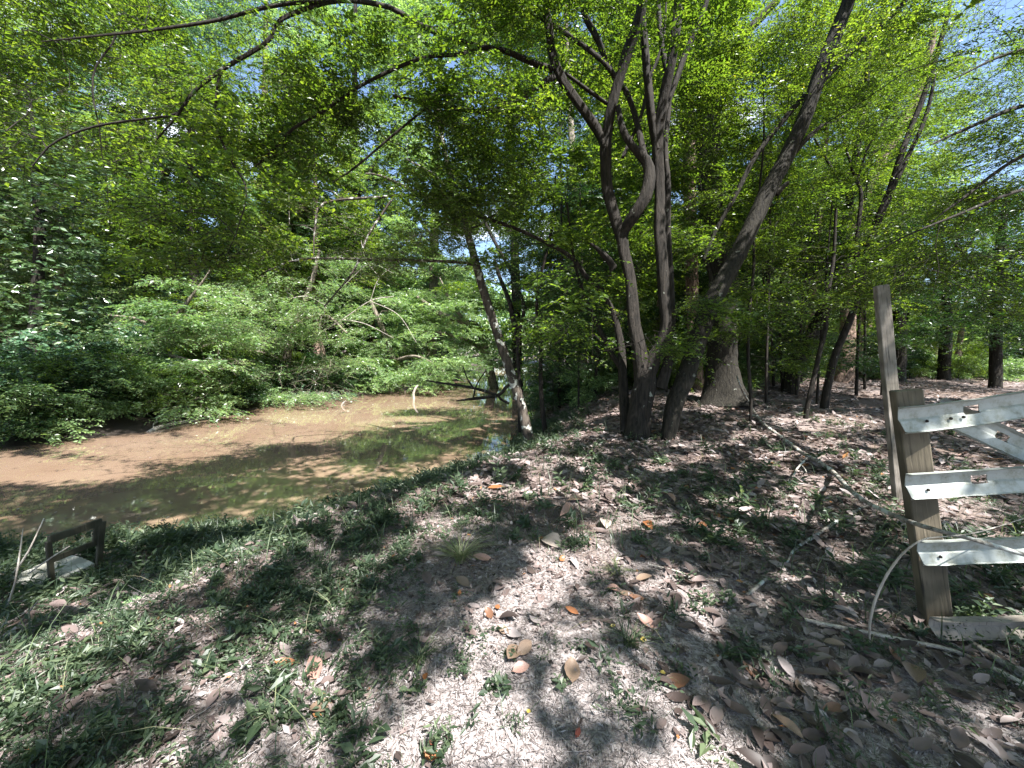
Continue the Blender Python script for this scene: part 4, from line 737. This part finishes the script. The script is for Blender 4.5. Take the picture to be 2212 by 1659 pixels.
# single fallen leaves that stand out: (x, y, length px, colour, width ratio, label)
TAN, PALE, ORA, RED, YEL, BRO, GRE, PNK = (.23, .16, .115), (.36, .30, .26), (.30, .12, .05), (.20, .045, .03), (.50, .38, .09), (.17, .085, .05), (.20, .34, .14), (.44, .26, .21)
FL = [(1189, 1178, 56, PALE, .75, 'large pale round leaf standing on the lit bank edge'), (1214, 1212, 22, ORA, .7, 'small bright orange leaf right of the large pale round leaf'), (1168, 1168, 18, ORA, .7, 'orange leaf scrap left of the large pale round leaf'), (1041, 1212, 44, PNK, .55, 'pinkish leaf beside the spiky grass tuft'),
      (999, 1264, 46, TAN, .45, 'tan curled leaf under the spiky grass tuft'), (1056, 1332, 34, BRO, .55, 'dark red-brown leaf at the top of the sunlit strip'), (1074, 1319, 28, ORA, .5, 'orange-brown curled leaf touching the dark red-brown one'), (1235, 1326, 34, ORA, .4, 'narrow orange leaf in the sunlit spot right of the strip'),
      (1087, 1368, 32, TAN, .6, 'tan leaf lying in the middle of the sunlit strip'), (1108, 1420, 56, TAN, .6, 'large tan leaf, the left one of an overlapping pair'), (1133, 1408, 50, TAN, .55, 'large tan leaf, the right one of an overlapping pair'), (1126, 1452, 42, PNK, .6, 'pinkish leaf under the little serrated sprig'),
      (1235, 1457, 60, TAN, .62, 'big tan oval leaf with pale midrib lying alone in the shade'), (1396, 1350, 50, PNK, .45, 'tan boat-shaped leaf at the far side of the shaded sand'), (1391, 1256, 46, TAN, .45, 'dull tan leaf above a group of three in the right litter'), (1354, 1290, 36, TAN, .5, 'middle leaf of a tan group of three'), (1326, 1279, 32, PNK, .6, 'pinkish leaf, left of a tan group of three'), (1374, 1298, 38, BRO, .45, 'brownish leaf, right of a tan group of three'),
      (1442, 1078, 50, PNK, .4, 'pinkish long leaf leaning in the litter under the many-stemmed tree'), (1400, 1140, 48, ORA, .42, 'bright orange long leaf in front of the many-stemmed tree'), (1225, 1108, 72, PNK, .3, 'long striped brown leaf on the mossy hump'), (1244, 1084, 40, TAN, .45, 'tan leaf just behind the long striped leaf'), (1071, 1058, 38, ORA, .45, 'orange-tan leaf at the top of the bank near the water'),
      (1307, 1136, 44, PALE, .6, 'pale leaf right of the mossy hump'), (1389, 1208, 22, ORA, .6, 'small orange leaf in a sunlit streak of litter'), (1462, 1482, 58, BRO, .6, 'big dark brown leaf with a torn edge on the shaded ground'), (1142, 1545, 14, YEL, .7, 'tiny yellow leaf low in the picture on the sand'), (933, 1612, 22, RED, .8, 'small red leaf on the brightest sand'), (930, 1640, 36, ORA, .7, 'orange-yellow leaf at the bottom edge on bright sand'),
      (1248, 1592, 28, RED, .5, 'reddish-brown leaf on shaded sand near the bottom edge'), (1432, 1461, 14, YEL, .8, 'tiny yellow leaf left of the big dark brown leaf'), (1324, 1358, 14, YEL, .7, 'tiny yellow leaf left of the fine grass tuft'), (1389, 1389, 16, YEL, .8, 'yellow curled leaf inside the fine grass tuft'), (919, 1470, 26, ORA, .6, 'orange leaf scrap left of the sunlit strip'),
      (1639, 1062, 28, ORA, .65, 'bright orange leaf in the litter between the trunk and the gate'), (1798, 1303, 48, BRO, .45, 'dark reddish leaf near the foot of the gate post'), (1744, 1308, 62, TAN, .33, 'long tan leaf left of the bent grey stick'), (2130, 1297, 30, ORA, .8, 'bright orange leaf under the gate'), (2142, 1323, 60, PNK, .4, 'peach-coloured leaf under the gate'), (1973, 1464, 80, TAN, .5, 'very large tan leaf in front of the gate'),
      (1938, 1432, 56, BRO, .5, 'brown leaf behind the very large tan leaf'), (1728, 1496, 60, TAN, .3, 'long narrow tan leaf low on the shaded ground'), (1700, 1578, 64, TAN, .35, 'long grey-tan leaf near the bottom edge'), (1798, 1540, 60, BRO, .35, 'dull brown leaf right of the long grey-tan one'), (1625, 1459, 50, BRO, .4, 'flat dull leaf on the shaded ground left of the long leaves'), (1802, 1398, 44, TAN, .35, 'narrow tan leaf below the bent grey stick'),
      (1578, 1132, 40, ORA, .6, 'pinkish-orange round leaf in the right litter'), (1546, 1118, 30, ORA, .6, 'orange leaf left of the pinkish-orange round leaf'), (1518, 1139, 24, ORA, .7, 'small orange leaf, nearest of the orange trio'), (2143, 1221, 44, TAN, .5, 'tan leaf seen between the two lower rails'), (616, 1440, 52, ORA, .35, 'long orange-tan leaf in the sun at lower left'), (680, 1452, 64, PNK, .6, 'large pinkish leaf in the sun at lower left'),
      (693, 1537, 56, TAN, .7, 'rounded grey-tan leaf propped up at lower left'), (205, 1612, 26, YEL, .5, 'yellow-green leaf standing among the weeds at lower left'), (488, 1392, 26, RED, .5, 'dark red leaf among grass at left'), (369, 1422, 46, PALE, .5, 'pale leaf among shaded grass at left'), (288, 1302, 40, GRE, .35, 'pale green leaf lying below the chair')]
lm = {}
for px, py, lp, c, wr, lb in FL:
    g = ground_at(px, py); d = proj(g)[2]; L = lp / F_ * float(d) * (.95 if lp > 30 else .8); a = rng.random() * 6.28; mb = MB()
    Dv = np.array([[math.cos(a), math.sin(a), .12]]); Nv = np.array([[rng.normal(0, .25), -.35 + rng.normal(0, .2), 1]])
    mb.leaves8(g[None] + np.array([[-math.cos(a) * L / 2, -math.sin(a) * L / 2, .018]]), Dv, Nv, np.array([L]), np.array([L * wr]), np.array([.5]), curl=np.array([rng.uniform(-.18, .22)]), fold=.2)
    A = g + np.array([-math.cos(a) * L / 2, -math.sin(a) * L / 2, .018]); mb.sticks(A[None], (A - Dv[0] * L * .14)[None], .0012, .001)
    if c not in lm: lm[c] = solid_leaf('fallen_leaf_%d' % len(lm), c)
    tag(mb.build('fallen_leaf', lm[c]), lb, 'fallen leaf')

# ------------------------------------------------------------------ fallen branches and logs
def px_ground_tube(name, label, cat, pts, bark, lift=.02, extra=[], n=8, rough=.25):
    """pts (px,py,diam px[,depth]) lying on the ground unless a depth is given"""
    def path(q):
        P = []; R = []
        for p in q:
            g = U(p[0], p[1], p[3]) if len(p) > 3 else ground_at(p[0], p[1]) + np.array([0, 0, lift])
            P.append(g); R.append(p[2] / 2 / F_ * float(proj(g)[2]))
        return P, R
    mb = MB(); P, R = path(pts); mb.tube(P, R, n, rough, seg=max(12, len(pts) * 6))
    for e in extra:
        P, R = path(e); mb.tube(P, R, 6, rough)
    return tag(mb.build(name, BK[bark]), label, cat)
px_ground_tube('fallen_branch', 'long pale lichened branch running from the leaning trunks down to the gate', 'branch',
    [(1592, 812, 3.0, 8.6), (1600, 836, 3.9, 8.3), (1618, 878, 4.9), (1640, 915, 6.0), (1665, 938, 6.0), (1692, 958, 7.0), (1732, 990, 8.1), (1770, 1012, 9.0), (1800, 1035, 9.0), (1836, 1058, 9.0, 3.25), (1882, 1090, 9.0, 2.8), (1960, 1125, 9.0, 2.3), (2040, 1150, 9.0, 2.04), (2105, 1166, 9.0, 1.98), (2230, 1204, 9.0, 1.93), (2380, 1250, 9.0, 1.9)], 'lichen', .09,
    extra=[[(1742, 992, 5), (1744, 1000, 5), (1728, 1016, 4), (1716, 1034, 4), (1712, 1048, 2)], [(1640, 915, 4), (1630, 907, 5), (1616, 904, 3)], [(1728, 1016, 2), (1736, 1024, 2), (1741, 1034, 2)]])
px_ground_tube('bent_stick', 'bare grey stick arching up from the ground and over the third rail of the gate', 'stick',
    [(1877, 1395, 4.2), (1880, 1340, 4.7, 2.05), (1893, 1290, 5.1, 2.02), (1920, 1235, 5.1, 1.98), (1958, 1188, 4.2, 1.95), (1995, 1165, 3.3, 1.95), (2030, 1160, 3.0, 1.97), (2110, 1150, 2.5, 2.0), (2212, 1120, 2.1, 2.2), (2300, 1095, 1.2, 2.3)], 'dead')
px_ground_tube('fallen_stick', 'long dark and pale stick on the ground below the bent grey stick', 'stick', [(1737, 1345, 7), (1800, 1360, 9), (1872, 1373, 9), (1960, 1392, 8), (2054, 1412, 9), (2140, 1450, 10), (2260, 1510, 10)], 'dead')
px_ground_tube('fallen_stick', 'thick weathered stick at the right edge in front of the lowest rail', 'stick', [(2082, 1385, 10), (2150, 1430, 15), (2212, 1468, 16), (2320, 1530, 14)], 'lichen', .02)
px_ground_tube('fallen_stick', 'crusty lichen-covered stick lying in the litter left of the gate', 'stick', [(1700, 1222, 4), (1718, 1192, 5), (1760, 1165, 7), (1810, 1130, 7), (1850, 1108, 5), (1880, 1095, 3)], 'lichen', .03)
px_ground_tube('fallen_stick', 'short pale broken stick on the ground in the middle of the right litter', 'stick', [(1612, 1292, 6), (1632, 1276, 8), (1655, 1256, 7)], 'lichen')
px_ground_tube('fallen_stick', 'thin twig crossing the sandy soil below the lit litter', 'stick', [(1402, 1225, 3), (1450, 1236, 4), (1500, 1252, 4), (1560, 1262, 3)], 'dead')
px_ground_tube('fallen_log', 'dark rotting log on the ground behind the many-stemmed tree', 'log', [(1240, 838, 14), (1290, 835, 17), (1345, 832, 17), (1420, 828, 14)], 'moss', .08)
px_ground_tube('fallen_stick', 'pale barkless stick leaning on the dark log behind the many-stemmed tree', 'stick', [(1262, 862, 3), (1280, 850, 5), (1340, 842, 6), (1352, 832, 4)], 'dead', .12)
def water_tube(name, label, cat, pts, bark, extra=[]):
    def path(q):
        P = [GZ(p[0], p[1] , WZ + p[3]) for p in q]; R = [p[2] / 2 / F_ * float(proj(g)[2]) for p, g in zip(q, P)]; return P, R
    mb = MB(); P, R = path(pts); mb.tube(P, R, 8, .3)
    for e in extra: P, R = path(e); mb.tube(P, R, 5, .2)
    return tag(mb.build(name, BK[bark]), label, cat)
water_tube('floating_branch', 'pale crooked branch floating at the far bank under the low sprays', 'branch', [(320, 935, 9, -.02), (345, 924, 11, .03), (390, 914, 10, .03), (440, 905, 8, .02), (470, 896, 7, .03), (498, 889, 4, .02)], 'dead', [[(335, 928, 5, .02), (330, 918, 5, .1), (345, 908, 3, .2)]])
def bed(mbpts): pass
px_t = lambda name, lab, cat, pts, bark, extra=[]: (lambda mb: ([mb.tube(*stem_world(q), 7, .2) for q in [pts] + extra], tag(mb.build(name, BK[bark]), lab, cat))[1])(MB())
px_t('drowned_branch', 'dark forked branch reaching out over the water left of the leaning pale-spotted tree', 'branch', [(1120, 815, 11.5, 6), (1094, 836, 11.3, 8), (1075, 854, 11, 8), (1022, 861, 11, 7), (985, 866, 11, 3)], 'moss', [[(1075, 854, 11, 7), (1022, 838, 11.3, 6), (970, 830, 11.6, 5), (920, 822, 11.8, 3)], [(1075, 854, 11, 5), (1082, 862, 11, 6), (1100, 872, 11, 5)], [(1022, 838, 11.3, 4), (1008, 815, 11.4, 3), (1000, 790, 11.5, 2)], [(1022, 861, 11, 4), (1030, 830, 11, 3), (1050, 800, 11.1, 2)]])
px_t('water_snag', 'small crooked stick poking out of the muddy water in mid-stream', 'stick', [(737, 886, 17.3, 5), (739, 874, 17.2, 5), (747, 866, 17.2, 3)], 'dead')
px_t('water_snag', 'pale stick standing in the water below the flat yellow-green sprays', 'stick', [(894, 862, 20, 5), (893, 850, 20, 5), (898, 838, 20, 5), (903, 832, 20, 3)], 'dead')
px_t('bare_shrub', 'tangle of bare whitish dead twigs above the river bend', 'shrub', [(700, 790, 19, 3.6), (690, 720, 18.6, 3.0), (705, 660, 18.3, 2.4), (760, 600, 18, 1.2)], 'dead',
    [[(690, 720, 18.6, 2.4), (740, 690, 18, 1.8), (800, 650, 17.8, 1.8), (850, 640, 17.6, 1.2)], [(705, 660, 18.3, 1.8), (660, 640, 18, 1.8), (610, 650, 17.6, 0.6)], [(740, 690, 18, 1.8), (790, 700, 17.8, 1.2), (850, 730, 17.6, 0.6)], [(800, 650, 17.8, 1.2), (820, 600, 17.7, 1.2), (870, 560, 17.6, 0.6)], [(760, 600, 18, 1.2), (800, 570, 17.8, 0.9), (850, 590, 17.7, 0.6)], [(800, 650, 17.8, 1.2), (860, 680, 17.6, 1.2), (900, 740, 17.5, 0.6)], [(820, 600, 17.7, 1.2), (790, 560, 17.6, 0.9), (780, 520, 17.6, 0.6)]])
# thin dead stalks beside the chair
for q, lb in [([(20, 1250, 3.9, 4), (60, 1195, 3.9, 4), (95, 1120, 3.9, 2)], 'pale dry stalk leaning at the left of the broken chair'), ([(5, 1330, 3.2, 4), (30, 1270, 3.2, 4), (45, 1180, 3.2, 3), (50, 1140, 3.2, 1)], 'upright dry stalk nearest the left edge'), ([(-10, 1420, 2.8, 4), (40, 1350, 2.8, 4), (85, 1295, 2.8, 2)], 'slanting dry stalk below the broken chair'), ([(60, 1240, 3.5, 3), (110, 1205, 3.5, 3), (150, 1180, 3.5, 2)], 'thin stalk crossing in front of the chair seat')]:
    px_t('dry_stalk', lb, 'stalk', q, 'dead')

# ------------------------------------------------------------------ the gate
def wood_mat(name, a, b, c):
    m, nt, out = newmat(name); tc = nt.nodes.new('ShaderNodeTexCoord'); mp = nt.nodes.new('ShaderNodeMapping'); mp.inputs['Scale'].default_value = (1, 1, .06); nt.links.new(tc.outputs['Object'], mp.inputs[0])
    n = nt.nodes.new('ShaderNodeTexNoise'); n.inputs['Scale'].default_value = 60; n.inputs['Detail'].default_value = 8; n.inputs['Distortion'].default_value = .4; nt.links.new(mp.outputs[0], n.inputs['Vector'])
    r = ramp(nt, [(.28, a), (.42, b), (.62, b), (.8, c)]); nt.links.new(n.outputs['Fac'], r.inputs[0])
    n2 = nt.nodes.new('ShaderNodeTexNoise'); n2.inputs['Scale'].default_value = 5; nt.links.new(tc.outputs['Object'], n2.inputs['Vector']); r2 = ramp(nt, [(.4, (.45, .45, .42)), (.65, (1, 1, 1))]); nt.links.new(n2.outputs['Fac'], r2.inputs[0])
    mm = nt.nodes.new('ShaderNodeMix'); mm.data_type = 'RGBA'; mm.blend_type = 'MULTIPLY'; mm.inputs[0].default_value = 1; nt.links.new(r.outputs[0], mm.inputs[6]); nt.links.new(r2.outputs[0], mm.inputs[7])
    p = nt.nodes.new('ShaderNodeBsdfPrincipled'); p.inputs['Roughness'].default_value = .8; nt.links.new(mm.outputs[2], p.inputs['Base Color'])
    bm = nt.nodes.new('ShaderNodeBump'); bm.inputs['Strength'].default_value = .7; bm.inputs['Distance'].default_value = .006; nt.links.new(n.outputs['Fac'], bm.inputs['Height']); nt.links.new(bm.outputs[0], p.inputs['Normal']); nt.links.new(p.outputs[0], out.inputs[0]); return m
WN = wood_mat('wood_post', (.03, .024, .016), (.135, .11, .075), (.26, .215, .155)); WG = wood_mat('wood_grey', (.04, .035, .03), (.24, .21, .18), (.38, .34, .30))
def galv_mat():
    m, nt, out = newmat('galvanised'); tc = nt.nodes.new('ShaderNodeTexCoord')
    n = nt.nodes.new('ShaderNodeTexNoise'); n.inputs['Scale'].default_value = 14; n.inputs['Detail'].default_value = 8; n.inputs['Roughness'].default_value = .7; nt.links.new(tc.outputs['Object'], n.inputs['Vector'])
    r = ramp(nt, [(.30, (.13, .13, .095)), (.40, (.25, .26, .225)), (.52, (.32, .34, .32)), (.75, (.37, .39, .38))]); nt.links.new(n.outputs['Fac'], r.inputs[0])
    p = nt.nodes.new('ShaderNodeBsdfPrincipled'); p.inputs['Metallic'].default_value = .25; p.inputs['Roughness'].default_value = .55; nt.links.new(r.outputs[0], p.inputs['Base Color']); nt.links.new(p.outputs[0], out.inputs[0]); return m
GV = galv_mat()
def axes(B, T, yaw):
    z = (T - B) / np.linalg.norm(T - B); x = np.array([math.cos(yaw), math.sin(yaw), 0]); x -= z * (x @ z); x /= np.linalg.norm(x); return np.stack([x, np.cross(z, x), z], 1)
def post(name, bpx, tpx, d, w, dp, yaw, mat, parent=None, sink=.12):
    B = U(bpx[0], bpx[1], d); T = U(tpx[0], tpx[1], d); M = axes(B, T, yaw); B = B - M[:, 2] * sink; mb = MB(); L = np.linalg.norm(T - B)
    n = 1; mb.box((0, 0, 0), w, dp, L, None, .5, 0, .006); o = mb.build(name, mat, None)
    o.matrix_world = Matrix.Translation(Vector((B + T) / 2)) @ Matrix([[*M[0], 0], [*M[1], 0], [*M[2], 0], [0, 0, 0, 1]])
    return o
GD = float(proj(ground_at(2022, 1368))[2])
gate = thing('gate', 'old gate of pale galvanised channel rails nailed to a leaning wooden post', 'gate', U(2022, 1368, GD))
bpy.context.view_layer.update()
def adopt(o, par):
    mw = o.matrix_world.copy(); o.parent = par; o.matrix_parent_inverse = par.matrix_world.inverted(); o.matrix_world = mw; return o
adopt(post('post', (2026, 1372), (1956, 842), GD + .07, .125, .095, math.radians(-24), WN), gate)
adopt(post('post', (2760, 1400), (2740, 800), GD + .07, .125, .095, math.radians(-24), WN), gate)
def rail(name, a, b, h, d, holes, mat, bolts=(), kink=None, flange=.035, thick=.004, drop=0.):
    """channel rail: top flange, recessed web and sloping lower web, with square holes"""
    A = U(a[0], a[1], d); B = U(b[0], b[1], d + (b[2] if len(b) > 2 else 0)); x = B - A; L = np.linalg.norm(x); x /= L
    y = np.array([0, 1., 0]); y -= x * (x @ y); y /= np.linalg.norm(y); z = np.cross(x, y)
    prof = [(-flange * .25, h * .5 - .012), (-flange, h * .5), (.0, h * .46), (.004, h * .22), (.004, -h * .02), (-.006, -h * .10), (-flange * .75, -h * .47), (-flange * .95, -h * .5), (-flange * .4, -h * .56)]
    xs = sorted(set([0, L] + list(np.linspace(0, L, 12)) + [v for hx, hw in holes for v in (hx - hw / 2, hx + hw / 2)])); xs = np.array(xs)
    off = np.zeros((len(xs), 2))
    if kink: off[:, 1] = np.interp(xs, kink[0], kink[1])
    off += rng.normal(0, .0012, off.shape)
    V = np.array([[A + x * s + y * (p[0] + o[0]) + z * (p[1] + o[1]) for p in prof] for s, o in zip(xs, off)]); V[0, :, :] -= x * np.linspace(0, .018, len(prof))[::-1][:, None] * 0
    for k, p in enumerate(prof): V[0, k] += x * (.02 * (k > 6) + .01 * (k == 6))
    idx = np.arange(V.shape[0] * V.shape[1]).reshape(V.shape[:2]); Q = []
    for i in range(len(xs) - 1):
        xm = (xs[i] + xs[i + 1]) / 2
        for j in range(len(prof) - 1):
            if j in (3, 4) and any(abs(xm - hx) < hw / 2 for hx, hw in holes): continue
            Q.append([idx[i, j], idx[i, j + 1], idx[i + 1, j + 1], idx[i + 1, j]])
    mb = MB(); mb.add(V.reshape(-1, 3), Q)
    o = mb.build(name, mat, gate); s = o.modifiers.new('thickness', 'SOLIDIFY'); s.thickness = thick; s.offset = 0
    for (bx, bz) in bolts:
        c = A + x * bx + z * bz + y * (-.004 if bz > -h * .1 else -.02); bb = MB(); bb.tube([c, c - y * .008], [.009, .007], 8, 0, seg=4); bb.build('nail', BK['moss'], o)
    return o
sc = GD / F_
rail('rail', (1941, 906), (2520, 842), 56 * sc, GD - .02, [(158 * sc, 34 * sc)], GV, [(52 * sc, -8 * sc), (103 * sc, -8 * sc), (130 * sc, -8 * sc)], kink=([0, .45, .62, 1.6], [0, 0, .015, .02]))
rail('rail', (1956, 1048), (2520, 1012), 54 * sc, GD - .03, [(158 * sc, 34 * sc)], GV, [(40 * sc, -10 * sc)])
rail('rail', (1982, 1190), (2520, 1172), 51 * sc, GD - .04, [(400 * sc, 34 * sc)], GV, [(40 * sc, -10 * sc)])
rail('rail', (2008, 1351), (2520, 1344), 40 * sc, GD - .05, [], WG, [], flange=.05)
# the diagonal brace is a flatter strip behind the top rail
rail('brace', (2024, 882), (2560, 1130), 54 * sc, GD + .16, [(165 * sc, 34 * sc)], GV, [], flange=.018)
o = post('wooden_post', (1946, 1092), (1903, 617), 4.45, .118, .09, math.radians(-18), WG, sink=.35)
tag(o, 'tall weathered grey wooden post standing behind the gate', 'post')
# seat of the snapped top of the post: splinters
# ------------------------------------------------------------------ the broken chair at the water edge
def chair():
    z0 = -.74
    def at(px, py, z): return GZ(px, py, z)
    RL, RR = at(112, 1259, z0), at(204, 1217, z0); FR, FLp = at(148, 1198, z0), at(18, 1250, z0)
    t = thing('chair', 'weathered chair with broken open back half sunk at the muddy water edge, facing the river', 'chair', ((RL + FR) / 2 + [0, 0, -.25]))
    CW = wood_mat('chair_wood', (.02, .02, .013), (.075, .068, .045), (.13, .12, .085)); CS = wood_mat('chair_seat', (.22, .21, .18), (.50, .48, .43), (.60, .58, .54))
    # seat slab with rounded front
    top = [RL, RR]; mid = [RR * .0 + FR, FLp]; out = [RL, RR, RR * .45 + FR * .55 + (RR - RL) * .06, FR, (FR + FLp) / 2 + (FR - RR) * .10, FLp, RL * .45 + FLp * .55 - (RR - RL) * .06]
    mb = MB(); n = len(out); T_ = np.array(out); Bt = T_ - [0, 0, .03]; c = T_.mean(0); V = np.vstack([T_, Bt, c[None] - [0, 0, .012], c[None] - [0, 0, .03]])
    Q = [[i, (i + 1) % n, 2 * n, 2 * n] for i in range(n)] + [[(i + 1) % n + n, i + n, 2 * n + 1, 2 * n + 1] for i in range(n)] + [[i, i + n, (i + 1) % n + n, (i + 1) % n] for i in range(n)]
    mb.add(V, Q); mb.build('seat', CS, t)
    dL = float(proj(RL)[2]); dR = float(proj(RR)[2])
    TL, TR = U(104, 1166, dL - .05), U(219, 1127, dR + .02)
    back = (RL - FLp) / np.linalg.norm(RL - FLp)
    def bar(A, B, w, dpt, name, mat=CW):
        zz = (B - A) / np.linalg.norm(B - A); yy = back - zz * (back @ zz); yy /= np.linalg.norm(yy); xx = np.cross(yy, zz); mb = MB(); mb.box((A + B) / 2, w, dpt, np.linalg.norm(B - A), np.stack([xx, yy, zz], 1), .5, 0, .006); return mb.build(name, mat, t)
    bar(RL + [0, 0, -.42], TL * .97 + RL * .03, .045, .03, 'back_post'); bar(RR + [0, 0, -.42], TR * .97 + RR * .03, .06, .03, 'back_post')
    bar(TL, TR, .075, .034, 'top_rail'); bar(TL * .52 + RL * .48, TR * .52 + RR * .48, .06, .024, 'middle_rail')
    bar(TR * .98 + TL * .02, TR * .45 + RR * .55, .11, .02, 'side_panel')
    bar(FR + [0, 0, -.4], FR - [0, 0, .02], .04, .04, 'leg'); bar(FLp * .9 + RL * .1 + [0, 0, -.4], FLp * .9 + RL * .1 - [0, 0, .02], .04, .04, 'leg')
    bar(RL * .3 + RR * .7 + [0, 0, -.35], RL * .3 + RR * .7 - [0, 0, .02], .045, .03, 'leg')
chair()
